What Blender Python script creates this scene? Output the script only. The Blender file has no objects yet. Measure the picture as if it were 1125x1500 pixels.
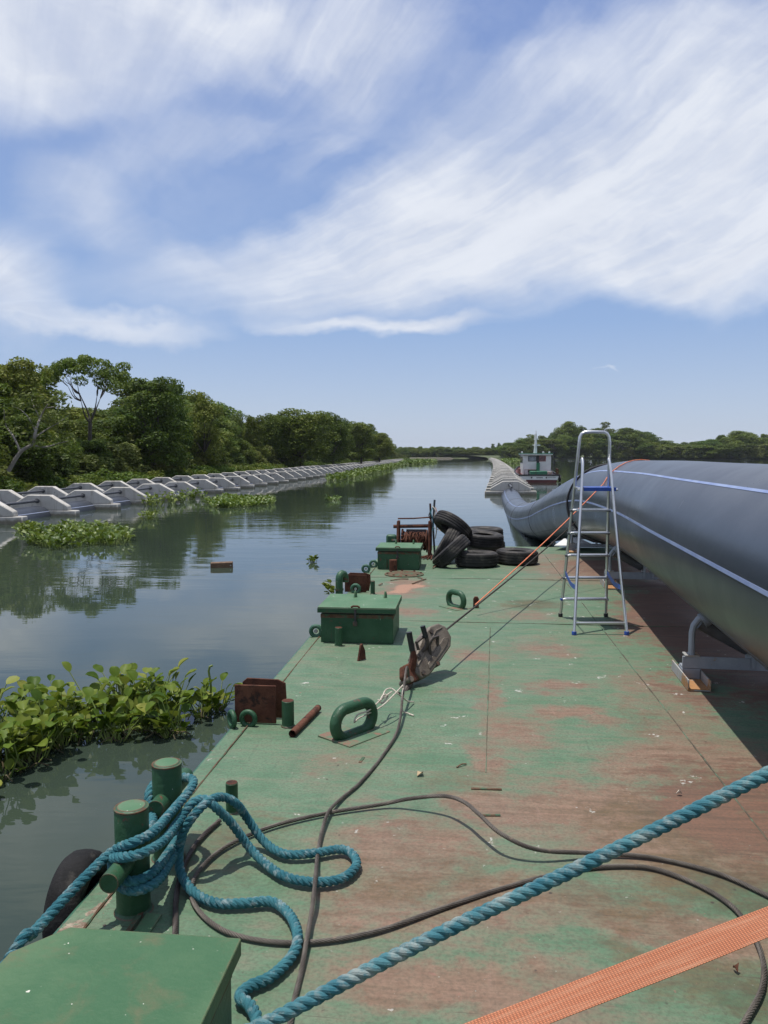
import bpy, bmesh, math, random
import numpy as np
from mathutils import Vector, Matrix, Euler, Quaternion
random.seed(7); np.random.seed(7)
R = math.radians; PI = math.pi; sin = math.sin; cos = math.cos
scene = bpy.context.scene
col = scene.collection

# ------------------------------------------------------------------ camera
FPX, CX, CY, HOR = 1150.0, 562.5, 750.0, 666.0      # photo pixels
EYE = 1.6                                            # eye height over the deck
WATER = -0.9                                         # water level under the deck
PITCH = math.atan((CY - HOR) / FPX)
cam_d = bpy.data.cameras.new('camera'); cam = bpy.data.objects.new('camera', cam_d); col.objects.link(cam)
cam.location = (0, 0, EYE); cam.rotation_euler = (PI/2 - PITCH, 0, 0)
cam_d.sensor_fit = 'VERTICAL'; cam_d.sensor_height = 36.0; cam_d.lens = FPX/1500*36.0
cam_d.clip_start = 0.05; cam_d.clip_end = 20000
scene.camera = cam

def ray(u, v):
    a = (u-CX)/FPX; b = (CY-v)/FPX
    return Vector((a, b*sin(PITCH)+cos(PITCH), b*cos(PITCH)-sin(PITCH)))
def P(u, v, z=0.0):                 # where the sight line meets height z
    d = ray(u, v); t = (z-EYE)/d.z
    return Vector((d.x*t, d.y*t, z))
def PD(u, v, y):                    # the point of the sight line y metres ahead
    d = ray(u, v); t = y/d.y
    return Vector((d.x*t, y, EYE+d.z*t))
YAW = R(-5.98)                      # the barge heads a little to the right
BM = Matrix.Rotation(YAW, 4, 'Z'); BI = BM.inverted()
def L(u, v, z=0.0): return BI @ P(u, v, z)

# ------------------------------------------------------------------ objects
def tag(o, label=None, cat=None, group=None, kind=None):
    if label: o['label'] = label
    if cat: o['category'] = cat
    if group: o['group'] = group
    if kind: o['kind'] = kind
    return o
def empty(name, loc=(0,0,0), rz=0.0, parent=None):
    o = bpy.data.objects.new(name, None); col.objects.link(o)
    o.location = loc; o.rotation_euler = (0,0,rz); o.empty_display_size = 0.1
    if parent: o.parent = parent
    return o
def thing(name, label, cat, loc=(0,0,0), rz=0.0, group=None):
    return tag(empty(name, loc, rz), label, cat, group)
def copy_tree(o, parent=None):
    c = o.copy(); col.objects.link(c); c.parent = parent
    for ch in o.children: copy_tree(ch, c)
    return c

class MB:
    """collects shapes for ONE mesh object"""
    def __init__(s): s.v = []; s.f = []; s.M = Matrix.Identity(4)
    def at(s, loc=(0,0,0), rot=(0,0,0), scale=(1,1,1)):
        s.M = Matrix.LocRotScale(Vector(loc), Euler(rot), Vector(scale)); return s
    def mat(s, M): s.M = M; return s
    def add(s, vs, fs):
        n = len(s.v)
        s.v += [tuple(s.M @ Vector(p)) for p in vs]
        s.f += [tuple(i+n for i in f) for f in fs]; return s
    def box(s, x0, x1, y0, y1, z0, z1):
        vs = [(x0,y0,z0),(x1,y0,z0),(x1,y1,z0),(x0,y1,z0),(x0,y0,z1),(x1,y0,z1),(x1,y1,z1),(x0,y1,z1)]
        return s.add(vs, [(3,2,1,0),(4,5,6,7),(0,1,5,4),(1,2,6,5),(2,3,7,6),(3,0,4,7)])
    def prism(s, poly, h0, h1, axis='z'):
        n = len(poly); mp = {'z': lambda p,h:(p[0],p[1],h), 'y': lambda p,h:(p[0],h,p[1]), 'x': lambda p,h:(h,p[0],p[1])}[axis]
        vs = [mp(p,h0) for p in poly]+[mp(p,h1) for p in poly]
        fs = [tuple(range(n-1,-1,-1)), tuple(range(n,2*n))]+[(i,(i+1)%n,(i+1)%n+n,i+n) for i in range(n)]
        return s.add(vs, fs)
    def lathe(s, prof, n=24, closed=False, cap=True):
        m = len(prof); vs = []; fs = []
        for i in range(n):
            a = 2*PI*i/n
            vs += [(r*cos(a), r*sin(a), z) for r,z in prof]
        for i in range(n):
            j = (i+1)%n
            for k in range(m if closed else m-1):
                l = (k+1)%m
                fs.append((i*m+k, j*m+k, j*m+l, i*m+l))
        if not closed and cap:
            if prof[0][0] > 1e-6: fs.append(tuple(i*m for i in range(n-1,-1,-1)))
            if prof[-1][0] > 1e-6: fs.append(tuple(i*m+m-1 for i in range(n)))
        return s.add(vs, fs)
    def cyl(s, p, q, r, n=16, r2=None):
        return s.tube([p,q], r, n, r2=r2)
    def tube(s, pts, r, n=10, cap=True, closed=False, r2=None, flat=1.0, up0=None):
        pts = [Vector(p) for p in pts]; m = len(pts)
        if m < 2: return s
        rs = r if isinstance(r, (list,tuple)) else [r + ((r2 if r2 is not None else r)-r)*i/(m-1) for i in range(m)]
        T = []
        for i in range(m):
            a = pts[i-1] if (i > 0 or closed) else pts[i]
            b = pts[(i+1)%m] if (i < m-1 or closed) else pts[i]
            d = b-a; T.append(d.normalized() if d.length > 1e-9 else Vector((0,0,1)))
        up = Vector(up0) if up0 else (Vector((0,0,1)) if abs(T[0].z) < .9 else Vector((1,0,0)))
        N = (up - T[0]*up.dot(T[0])).normalized(); vs = []
        for i in range(m):
            if i:
                q = T[i-1].rotation_difference(T[i]); N = q @ N
                N = (N - T[i]*N.dot(T[i])).normalized()
            B = T[i].cross(N)
            for k in range(n):
                a = 2*PI*k/n
                vs.append(tuple(pts[i] + (N*cos(a)*flat + B*sin(a))*rs[i]))
        fs = []
        for i in range(m if closed else m-1):
            j = (i+1)%m
            for k in range(n):
                l = (k+1)%n
                fs.append((i*n+k, i*n+l, j*n+l, j*n+k))
        if cap and not closed:
            fs.append(tuple(range(n-1,-1,-1))); fs.append(tuple((m-1)*n+k for k in range(n)))
        return s.add(vs, fs)
    def ball(s, c, r, n=12, sz=1.0):
        m = n//2; vs = [(c[0],c[1],c[2]+r*sz)]; fs = []
        for i in range(1,m):
            t = PI*i/m
            vs += [(c[0]+r*sin(t)*cos(2*PI*k/n), c[1]+r*sin(t)*sin(2*PI*k/n), c[2]+r*sz*cos(t)) for k in range(n)]
        vs.append((c[0],c[1],c[2]-r*sz)); e = len(vs)-1
        for k in range(n):
            l = (k+1)%n
            fs.append((0,1+k,1+l)); fs.append((e,1+(m-2)*n+l,1+(m-2)*n+k))
            for i in range(m-2): fs.append((1+i*n+k,1+(i+1)*n+k,1+(i+1)*n+l,1+i*n+l))
        return s.add(vs, fs)
    def build(s, name, mat, parent=None, bevel=0.0, smooth=35, fix=True, segs=2):
        me = bpy.data.meshes.new(name); me.from_pydata(s.v, [], s.f)
        if fix:
            bm = bmesh.new(); bm.from_mesh(me); bmesh.ops.recalc_face_normals(bm, faces=bm.faces); bm.to_mesh(me); bm.free()
        if smooth:
            me.shade_smooth(); me.set_sharp_from_angle(angle=R(smooth))
        me.materials.append(mat)
        o = bpy.data.objects.new(name, me); col.objects.link(o)
        if parent: o.parent = parent
        if bevel:
            b = o.modifiers.new('bevel','BEVEL'); b.width = bevel; b.segments = segs; b.limit_method = 'ANGLE'; b.angle_limit = R(40)
            b.harden_normals = False
        return o

def spline(pts, step):
    """even points along a Catmull-Rom curve"""
    p = [Vector(q) for q in pts]; p = [p[0]*2-p[1]]+p+[p[-1]*2-p[-2]]; out = []
    for i in range(1, len(p)-2):
        a,b,c,d = p[i-1],p[i],p[i+1],p[i+2]
        for k in range(24):
            t = k/24
            out.append(.5*((2*b)+(c-a)*t+(2*a-5*b+4*c-d)*t*t+(3*b-a-3*c+d)*t**3))
    out.append(p[-2])
    res = [out[0]]; acc = 0.0; last = out[0]
    for q in out[1:]:
        seg = (q-last).length
        while acc+seg >= step and seg > 1e-9:
            t = (step-acc)/seg; last = last.lerp(q, t); res.append(last.copy()); seg = (q-last).length; acc = 0.0
        acc += seg; last = q
    res.append(out[-1]); return res

def rope_mb(mb, pts, rad, strands=3, pitch=.12, sides=8, step=None, fill=.54, phase=0):
    step = step or pitch/10
    path = spline(pts, step); m = len(path)
    T = [((path[min(i+1,m-1)]-path[max(i-1,0)]).normalized()) for i in range(m)]
    up = Vector((0,0,1)) if abs(T[0].z) < .9 else Vector((1,0,0))
    N = (up-T[0]*up.dot(T[0])).normalized(); fr = []
    for i in range(m):
        if i:
            N = T[i-1].rotation_difference(T[i]) @ N; N = (N-T[i]*N.dot(T[i])).normalized()
        fr.append((N.copy(), T[i].cross(N)))
    rs = rad*fill if strands <= 3 else rad*.36
    ro = rad-rs
    for s_ in range(strands):
        line = []
        for i in range(m):
            a = 2*PI*(s_/strands + i*step/pitch)+phase
            line.append(path[i]+(fr[i][0]*cos(a)+fr[i][1]*sin(a))*ro)
        mb.tube(line, rs, sides)
    return mb

# ------------------------------------------------------------------ materials
class NT:
    """short hand for node trees"""
    def __init__(s, tree): s.t = tree; s.n = tree.nodes; s.l = tree.links
    def node(s, ty, **kw):
        n = s.n.new(ty)
        for k, v in kw.items():
            if k == 'ins':
                for key, val in v.items(): s.put(n, key, val)
            else: setattr(n, k, v)
        return n
    def put(s, n, key, val):
        if isinstance(val, bpy.types.NodeSocket): s.l.new(val, n.inputs[key])
        else: n.inputs[key].default_value = val
    def math(s, op, a, b=None, clamp=False, c=None):
        n = s.node('ShaderNodeMath', operation=op); n.use_clamp = clamp; s.put(n,0,a)
        if b is not None: s.put(n,1,b)
        if c is not None: s.put(n,2,c)
        return n.outputs[0]
    def mix(s, f, a, b, mode='MIX'):
        n = s.node('ShaderNodeMix', data_type='RGBA', blend_type=mode)
        s.put(n,0,f); s.put(n,6, a if isinstance(a, bpy.types.NodeSocket) else (*a[:3],1)); s.put(n,7, b if isinstance(b, bpy.types.NodeSocket) else (*b[:3],1))
        return n.outputs[2]
    def noise(s, vec, scale, detail=4, rough=.55, dist=0.0, out='Fac'):
        n = s.node('ShaderNodeTexNoise'); s.put(n,'Scale',scale); s.put(n,'Detail',detail); s.put(n,'Roughness',rough); s.put(n,'Distortion',dist)
        if vec is not None: s.put(n,'Vector',vec)
        return n.outputs[out]
    def ramp(s, f, lo, hi, a=0.0, b=1.0, smooth=True):
        n = s.node('ShaderNodeMapRange', interpolation_type='SMOOTHSTEP' if smooth else 'LINEAR'); n.clamp = True
        s.put(n,0,f); s.put(n,1,lo); s.put(n,2,hi); s.put(n,3,a); s.put(n,4,b); return n.outputs[0]
    def mapping(s, vec, loc=(0,0,0), rot=(0,0,0), scale=(1,1,1), ty='POINT'):
        n = s.node('ShaderNodeMapping', vector_type=ty); s.put(n,'Vector',vec); s.put(n,'Location',loc); s.put(n,'Rotation',rot); s.put(n,'Scale',scale); return n.outputs[0]
    def blob(s, vec, c, r, rot=0.0, lo=1.0, hi=0.0):
        m = s.mapping(vec, (c[0],c[1],0), (0,0,rot), (r[0],r[1],1e6), 'TEXTURE')
        n = s.node('ShaderNodeVectorMath', operation='LENGTH'); s.put(n,0,m)
        return s.ramp(n.outputs['Value'], lo, hi, 0.0, 1.0)

def new_mat(name):
    m = bpy.data.materials.new(name); m.use_nodes = True
    t = NT(m.node_tree); b = m.node_tree.nodes['Principled BSDF']
    return m, t, b

def coat(name, c1, c2=None, scale=6.0, rough=.55, metal=0.0, c3=None, s3=22.0, t3=(.62,.70), bump=.15, bscale=60.0, spec=.5, stretch=(1,1,1), r3=None, c4=None, s4=90.0, t4=(.70,.74), edge=None, drip=None, wl=None):
    """a weathered surface: two tones drifting into one another, chips or rust of a third, specks of a fourth"""
    m, t, b = new_mat(name)
    tc = t.node('ShaderNodeTexCoord'); v = tc.outputs['Object']
    vs = t.mapping(v, scale=stretch)
    rnd = t.node('ShaderNodeObjectInfo').outputs['Random']
    off = t.node('ShaderNodeVectorMath', operation='ADD'); t.put(off,0,vs)
    cmb = t.node('ShaderNodeCombineXYZ'); 
    for k in range(3): t.put(cmb,k,t.math('MULTIPLY',rnd,37.0+11*k))
    t.put(off,1,cmb.outputs[0]); vs = off.outputs[0]
    n1 = t.noise(vs, scale, 6, .6)
    c = t.mix(t.ramp(n1,.35,.66), c1, c2 or c1)
    rr = rough
    if c3:
        n3 = t.noise(vs, s3, 8, .65, .3); k3 = t.ramp(n3, t3[0], t3[1])
        c = t.mix(k3, c, c3)
        if r3 is not None: rr = t.ramp(n3, t3[0], t3[1], rough, r3)
    if c4:
        n4 = t.noise(vs, s4, 3, .6); c = t.mix(t.ramp(n4,t4[0],t4[1]), c, c4)
    if drip:                                     # rust runs down the upright faces
        nd = t.noise(t.mapping(vs, scale=(22,22,1.6)), 1.0, 5, .6, .2); c = t.mix(t.math('MULTIPLY', t.ramp(nd,.56,.72), t.ramp(n1,.40,.62)), c, drip)
    if wl:                                       # damp, algae and silt up to a ragged waterline
        sz = t.node('ShaderNodeSeparateXYZ'); t.put(sz,0,v); nw = t.noise(vs, 5, 5, .65)
        hh = t.math('ADD', sz.outputs[2], t.math('MULTIPLY', t.math('SUBTRACT', nw, .5), .22))
        c = t.mix(t.ramp(hh, wl[0]+.10, wl[0]-.04, 0, .85), c, wl[1])
        ns = t.noise(t.mapping(vs, scale=(7,7,.7)), 1.0, 5, .6); c = t.mix(t.math('MULTIPLY', t.ramp(ns,.50,.68), .55), c, wl[2])
        c = t.mix(t.math('MULTIPLY', t.math('SUBTRACT', rnd, .0), .35), c, t.mix(.5, c, wl[2]))
    if edge:                                     # paint rubbed off the corners
        bv = t.node('ShaderNodeBevel'); bv.samples = 4; t.put(bv,'Radius',edge[1]); gm = t.node('ShaderNodeNewGeometry')
        dt = t.node('ShaderNodeVectorMath', operation='DOT_PRODUCT'); t.put(dt,0,bv.outputs[0]); t.put(dt,1,gm.outputs['Normal'])
        ne = t.noise(vs, 28, 6, .7); c = t.mix(t.ramp(t.math('ADD', t.math('SUBTRACT',1.0,dt.outputs['Value']), t.math('MULTIPLY', t.math('SUBTRACT',ne,.5), .55)), .12, .24), c, edge[0])
    t.put(b,'Base Color', c if isinstance(c, bpy.types.NodeSocket) else (*c,1)); t.put(b,'Roughness', rr); t.put(b,'Metallic', metal); t.put(b,'Specular IOR Level', spec)
    if bump:
        bp = t.node('ShaderNodeBump'); t.put(bp,'Strength',bump); t.put(bp,'Distance',.01)
        t.put(bp,'Height', t.noise(vs, bscale, 5, .6)); t.put(b,'Normal', bp.outputs[0])
    return m
M = {}
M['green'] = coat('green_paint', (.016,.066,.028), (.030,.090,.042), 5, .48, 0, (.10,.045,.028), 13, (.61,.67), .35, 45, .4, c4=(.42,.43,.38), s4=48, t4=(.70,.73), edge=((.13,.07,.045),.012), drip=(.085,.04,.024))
M['green_top'] = coat('sunlit_dusty_green_paint', (.060,.142,.068), (.092,.172,.092), 4, .62, 0, (.13,.13,.085), 9, (.58,.75), .3, 40, .35, c4=(.5,.5,.45), s4=42, t4=(.69,.72), edge=((.16,.10,.065),.010))  # dusty green for top faces, with their sunlight put into the colour
M['green_dark'] = coat('dark_green_paint', (.03,.10,.06), (.05,.13,.08), 8, .45, 0, (.12,.07,.045), 18, (.58,.66), .3, 60)  # plain dark green of the hull, strake and ring lugs
M['rust'] = coat('rusted_steel', (.075,.028,.018), (.13,.055,.033), 9, .85, 0, (.03,.018,.015), 14, (.52,.66), .5, 80, .2)
M['rust_edge'] = coat('rust_line', (.13,.085,.055), (.09,.05,.03), 20, .9, 0, (.06,.10,.06), 15, (.5,.6), .3, 80, .2)
M['rusty_wood'] = coat('weathered_timber', (.10,.055,.03), (.16,.10,.06), 12, .85, stretch=(1,.2,1))
M['seam'] = coat('dirty_weld_seam', (.10,.085,.055), (.06,.05,.035), 14, .9, 0, (.10,.16,.10), 3, (.48,.56), .2)
M['rope'] = coat('blue_polypropylene_rope', (.014,.110,.140), (.045,.180,.208), 14, .65, 0, (.24,.32,.32), 24, (.50,.70), .6, 420, .35)
M['rope_worn'] = coat('faded_blue_rope', (.028,.140,.180), (.085,.225,.25), 10, .7, 0, (.28,.33,.31), 18, (.44,.66), .6, 420, .3)
M['wire'] = coat('greasy_steel_wire', (.070,.058,.047), (.125,.108,.09), 9, .55, .3, (.19,.14,.10), 30, (.6,.7), .3, 300)
M['wire_dark'] = coat('dark_steel_wire', (.045,.035,.03), (.07,.055,.045), 9, .6, .2)
M['cord'] = coat('white_cord', (.52,.45,.36), (.62,.56,.47), 30, .8, 0, None, bump=.5, bscale=300)
M['orange'] = coat('orange_line', (.62,.15,.06), (.72,.22,.10), 20, .6)
M['rubber'] = coat('old_tyre_rubber', (.020,.019,.019), (.036,.033,.031), 5, .7, 0, (.095,.085,.072), 5, (.47,.70), .4, 50, .3)
M['black'] = coat('black_rubber_grip', (.012,.012,.013), (.02,.02,.02), 12, .5)
M['iron'] = coat('dark_cast_iron', (.05,.04,.033), (.085,.068,.056), 14, .55, .3, (.13,.07,.045), 18, (.55,.65), .3, 80)
M['alloy'] = coat('worn_alloy_casting', (.115,.094,.070), (.19,.16,.125), 10, .55, .2, (.07,.05,.038), 12, (.52,.66), .4, 70)
M['alu'] = coat('anodised_aluminium', (.60,.60,.60), (.68,.68,.68), 6, .32, .9, (.38,.37,.36), 14, (.60,.72), .1, 90)
M['blue_plastic'] = coat('blue_plastic', (.014,.055,.28), (.02,.075,.34), 8, .4)
M['grey_steel'] = coat('grey_painted_steel', (.23,.25,.28), (.29,.31,.34), 6, .5, 0, (.28,.19,.11), 9, (.62,.70), .15, 60)
M['dark_steel'] = coat('dark_painted_steel', (.06,.062,.068), (.09,.092,.10), 6, .5, 0, (.12,.07,.05), 9, (.64,.72))
M['channel'] = coat('galvanised_channel', (.36,.36,.34), (.30,.30,.29), 7, .6, .1, (.33,.17,.06), 6, (.50,.62), .15, 60)
M['rust_orange'] = coat('orange_rust', (.38,.19,.07), (.28,.15,.07), 10, .85, 0, (.30,.29,.26), 9, (.55,.65))
M['concrete'] = coat('cast_concrete', (.44,.42,.38), (.51,.485,.445), 1.2, .9, 0, (.26,.23,.19), 3.0, (.56,.72), .25, 12, .2, wl=(.10,(.13,.115,.075),(.27,.245,.20)))
M['block'] = coat('cement_block', (.26,.245,.225), (.33,.31,.285), 10, .95, 0, (.2,.18,.15), 20, (.55,.7), .5, 90, .2)
M['dry_leaf'] = coat('dry_leaf', (.33,.24,.13), (.42,.32,.19), 30, .8)
M['white_paint'] = coat('white_boat_paint', (.62,.62,.60), (.70,.70,.68), 2, .45, 0, (.45,.40,.33), 2.2, (.60,.72), .1, 20)
M['boat_red'] = coat('antifouling_red', (.085,.018,.018), (.12,.028,.024), 2, .6)
M['boat_green'] = coat('boat_green_paint', (.02,.13,.065), (.03,.17,.09), 2, .45)
M['boat_dark'] = coat('dark_boat_fittings', (.02,.02,.022), (.04,.035,.035), 3, .6)
M['red_paint'] = coat('red_paint', (.25,.03,.03), (.33,.05,.04), 4, .5)
M['glass'] = coat('cabin_glass', (.015,.02,.025), (.02,.025,.03), 3, .08, bump=0)
M['bark'] = coat('tree_bark', (.05,.043,.033), (.085,.072,.058), 4, .9, stretch=(1,1,.3), bump=.5, bscale=12)
M['pale_bark'] = coat('pale_bark', (.24,.215,.185), (.31,.28,.245), 3, .9, stretch=(1,1,.3), bump=.4, bscale=12)
M['stalk'] = coat('plant_stalk', (.13,.19,.035), (.19,.23,.06), 9, .6, 0, (.22,.17,.07), 12, (.6,.7))
M['root'] = coat('dead_stalks', (.045,.04,.022), (.12,.095,.045), 10, .9)

# black polyethylene pipe: dusty, faintly scuffed along its length
def pipe_mat(name, base, dust):
    m, t, b = new_mat(name)
    v = t.node('ShaderNodeTexCoord').outputs['Object']
    n1 = t.noise(v, 1.1, 6, .65, .4); n2 = t.noise(t.mapping(v, rot=(0,0,R(9)), scale=(14,.9,14)), 2.0, 6, .7); n3 = t.noise(v, 90, 3, .5)
    g = t.node('ShaderNodeNewGeometry'); sp = t.node('ShaderNodeSeparateXYZ'); t.put(sp,0,g.outputs['Normal'])
    up = t.ramp(sp.outputs['Z'], -.2, 1.0)                 # dust settles on what faces up
    k = t.math('MULTIPLY', t.math('ADD', t.math('MULTIPLY',n1,.7), t.math('MULTIPLY',n2,.5)), t.math('ADD', t.math('MULTIPLY', up,.85), .1), True)
    c = t.mix(k, base, dust)
    c = t.mix(t.ramp(n2,.70,.78), c, t.mix(.35, base, (.32,.33,.34)))
    t.put(b,'Base Color',c); t.put(b,'Roughness', t.ramp(n1,.3,.7,.27,.36)); t.put(b,'Specular IOR Level',.55)
    bp = t.node('ShaderNodeBump'); t.put(bp,'Strength',.03); t.put(bp,'Distance',.01); t.put(bp,'Height', t.math('ADD', n3, t.math('MULTIPLY', n2, .6))); t.put(b,'Normal',bp.outputs[0])
    return m
M['pipe'] = pipe_mat('black_polyethylene', (.014,.021,.035), (.046,.056,.080))
M['stripe'] = coat('blue_pipe_stripe', (.17,.225,.40), (.24,.30,.46), 4, .5, 0, (.14,.16,.24), 9, (.62,.74), .05)
M['pipe_far'] = coat('dusty_floating_pipe', (.030,.036,.048), (.050,.056,.068), 1.0, .45, 0, None, bump=.05)
M['stripe_pale'] = coat('pale_pipe_stripe', (.27,.31,.42), (.33,.36,.46), 2, .5, 0, None, bump=0)

# woven webbing strap
m, t, b = new_mat('orange_webbing')
tc = t.node('ShaderNodeTexCoord').outputs['UV']
w1 = t.node('ShaderNodeTexWave', wave_type='BANDS', bands_direction='X'); t.put(w1,'Vector',tc); t.put(w1,'Scale',52.0); t.put(w1,'Distortion',.6); t.put(w1,'Detail',1.0)
w2 = t.node('ShaderNodeTexWave', wave_type='BANDS', bands_direction='Y'); t.put(w2,'Vector',tc); t.put(w2,'Scale',5.2); t.put(w2,'Distortion',.8); t.put(w2,'Detail',2.0)
n = t.noise(tc, 7, 6, .7)
k = t.math('MULTIPLY', w1.outputs['Fac'], w2.outputs['Fac'])
c = t.mix(t.ramp(k,.0,.6), (.23,.075,.032), (.58,.205,.095)); c = t.mix(t.ramp(n,.42,.75,0,.6), c, (.46,.24,.14)); c = t.mix(t.ramp(t.noise(tc,22,5,.7),.56,.74,0,.5), c, (.22,.10,.06))
t.put(b,'Base Color',c); t.put(b,'Roughness',.75)
bp = t.node('ShaderNodeBump'); t.put(bp,'Strength',.5); t.put(bp,'Distance',.002); t.put(bp,'Height',k); t.put(b,'Normal',bp.outputs[0])
M['webbing'] = m

# ---- foliage
def leaf_mat(name, dark, mid, light, trans=.35, rough=.5, spread=1.0):
    m, t, b = new_mat(name); out = t.n['Material Output']
    a = t.node('ShaderNodeAttribute', attribute_name='tint').outputs['Fac']
    rnd = t.node('ShaderNodeObjectInfo').outputs['Random']
    f = t.math('ADD', a, t.math('MULTIPLY', t.math('SUBTRACT', rnd, .5), .75*spread))
    c = t.mix(t.ramp(f,0,.5,smooth=False), dark, mid); c = t.mix(t.ramp(f,.5,1.1,smooth=False), c, light)
    hs = t.node('ShaderNodeHueSaturation'); t.put(hs,'Hue', t.math('ADD', .5, t.math('MULTIPLY', t.math('SUBTRACT', t.math('FRACT', t.math('MULTIPLY',rnd,17.3)), .5), .05*spread))); t.put(hs,'Color',c); c = hs.outputs[0]
    t.put(b,'Base Color',c); t.put(b,'Roughness',rough); t.put(b,'Specular IOR Level',.18 if rough > .45 else .4)
    tr = t.node('ShaderNodeBsdfTranslucent'); t.put(tr,'Color', t.mix(.5, c, (.10,.14,.01)))
    mx = t.node('ShaderNodeMixShader'); t.put(mx,0,trans); t.l.new(b.outputs[0],mx.inputs[1]); t.l.new(tr.outputs[0],mx.inputs[2]); t.l.new(mx.outputs[0],out.inputs['Surface'])
    return m
M['leaf'] = leaf_mat('forest_leaves', (.052,.092,.011), (.118,.168,.022), (.215,.245,.046))
M['leaf_pale'] = leaf_mat('willow_leaves', (.090,.120,.025), (.150,.180,.044), (.225,.245,.072))
M['leaf_water'] = leaf_mat('hyacinth_leaves', (.046,.092,.010), (.110,.168,.018), (.25,.265,.05), .3, .5, .0)
M['leaf_mat'] = leaf_mat('floating_leaves', (.045,.085,.012), (.10,.155,.02), (.20,.245,.045), .3, .45, .4)

# ---- ground
m, t, b = new_mat('bank_soil')
v = t.node('ShaderNodeTexCoord').outputs['Object']
n1 = t.noise(v, .25, 6, .65); n2 = t.noise(v, 3.0, 5, .6)
c = t.mix(t.ramp(n1,.4,.62), (.05,.075,.02), (.085,.10,.035)); c = t.mix(t.ramp(n2,.5,.7), c, (.06,.05,.03))
t.put(b,'Base Color',c); t.put(b,'Roughness',.95)
bp = t.node('ShaderNodeBump'); t.put(bp,'Strength',.8); t.put(bp,'Distance',.3); t.put(bp,'Height',n2); t.put(b,'Normal',bp.outputs[0])
M['soil'] = m

# ---- water: murky, calm, long low ripples
m, t, b = new_mat('river_water')
v = t.node('ShaderNodeTexCoord').outputs['Object']
n1 = t.noise(t.mapping(v, rot=(0,0,R(4)), scale=(.45,1.5,1)), 1.0, 3, .5, .3)
n2 = t.noise(t.mapping(v, rot=(0,0,R(-12)), scale=(.8,2.6,1)), 2.0, 3, .5, .2)
n3 = t.noise(t.mapping(v, scale=(.035,.11,1)), 1.0, 4, .6, .5)
calm = t.ramp(n3,.38,.62,.18,1.0)
h = t.math('MULTIPLY', t.math('ADD', n1, t.math('MULTIPLY', n2, .28)), calm)
bp = t.node('ShaderNodeBump'); t.put(bp,'Strength',.16); t.put(bp,'Distance',.05); t.put(bp,'Height',h)
t.put(b,'Normal',bp.outputs[0]); t.put(b,'Base Color', t.mix(t.noise(v,.12,4,.6), (.027,.042,.030), (.040,.053,.039)))
t.put(b,'Roughness', .015); t.put(b,'IOR',1.333); t.put(b,'Specular IOR Level',.5)
M['water'] = m

# ---- deck plating: green paint worn through to red primer, trodden dirt
m, t, b = new_mat('worn_deck_paint')
v = t.node('ShaderNodeTexCoord').outputs['Object']
wob = t.noise(v, 2.2, 6, .65, 0, 'Color'); wv = t.node('ShaderNodeVectorMath', operation='SCALE')
sb = t.node('ShaderNodeVectorMath', operation='SUBTRACT'); t.put(sb,0,wob); t.put(sb,1,(.5,.5,.5)); t.put(wv,0,sb.outputs[0]); t.put(wv,'Scale',.75)
ad = t.node('ShaderNodeVectorMath', operation='ADD'); t.put(ad,0,v); t.put(ad,1,wv.outputs[0]); wv = ad.outputs[0]
def blobs(lst):
    acc = None
    for (u, vv, rx, ry, w) in lst:
        c = L(u, vv); k = t.math('MULTIPLY', t.blob(wv, (c.x,c.y), (rx,ry), 0, 1.35, .2), w)
        acc = k if acc is None else t.math('MAXIMUM', acc, k)
    return acc
worn = blobs([(760,1190,.55,.42,.9),(900,1180,.45,.45,.95),(600,1240,.5,.45,.85),(740,1340,.9,.30,.75),(1000,1240,.8,.4,.85),(680,1450,.6,.20,.9),
    (560,1330,.35,.25,.8),(1000,1370,.5,.18,.8),(830,1047,.30,.22,.85),(712,1115,.12,.4,.8),(822,1005,.32,.22,.85),(880,1060,.2,.16,.75),(700,960,.32,.26,.8),(760,1080,.3,.4,.7),(715,1020,.10,.6,.72),(660,1010,.2,.2,.66),(800,950,.4,.4,.7),(940,1000,.3,.6,.62),(960,1120,.4,.5,.8),(480,1130,.25,.25,.5),
    (590,862,.36,.75,1.0),(600,895,.30,.25,.75),(770,815,1.0,.7,.78),(860,835,1.1,1.8,.85),(1060,1120,.6,.9,.85),(1000,1060,.35,.8,.7),(770,900,.45,.4,.6),(640,1010,.16,.2,.55),(1040,1045,.10,.45,.66),(540,1180,.2,.2,.5)])
red = blobs([(1080,930,1.35,3.6,.9),(1000,850,1.1,2.7,.85),(1120,1180,.8,.8,.8),(880,830,.9,2.2,.62),(1010,1010,.35,1.4,.55)])
def cen(n, k): return t.math('MULTIPLY', t.math('SUBTRACT', n, .5), k)
n_big = t.noise(t.mapping(v, scale=(1.0,1.5,1)), 1.1, 6, .62); n_mid = t.noise(t.mapping(v, scale=(.9,1.35,1)), 3.6, 10, .72, .3); n_fin = t.noise(t.mapping(v, scale=(.9,1.3,1)), 12.0, 10, .76, .2); n_grit = t.noise(v, 70, 5, .65)
n_streak = t.noise(t.mapping(v, rot=(0,0,R(-4)), scale=(.8,8,1)), 2.2, 10, .74, .5); n_long = t.noise(t.mapping(v, rot=(0,0,R(3)), scale=(9,.7,1)), 2.0, 8, .7, .4)
drift = t.math('ADD', t.math('ADD', cen(n_big,.9), cen(n_mid,.85)), t.math('ADD', cen(n_fin,1.05), cen(n_streak,.5)))
k_worn = t.math('MAXIMUM', t.math('MULTIPLY', t.ramp(t.math('ADD', worn, drift), .28, .95), .85), t.math('MULTIPLY', t.ramp(t.math('ADD', worn, drift), .66, .78), t.ramp(n_fin, .30, .62, .40, 1.0)))
k_film = t.ramp(t.math('ADD', t.math('MULTIPLY', worn, .55), drift), -.10, .55, 0, .82)
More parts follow.
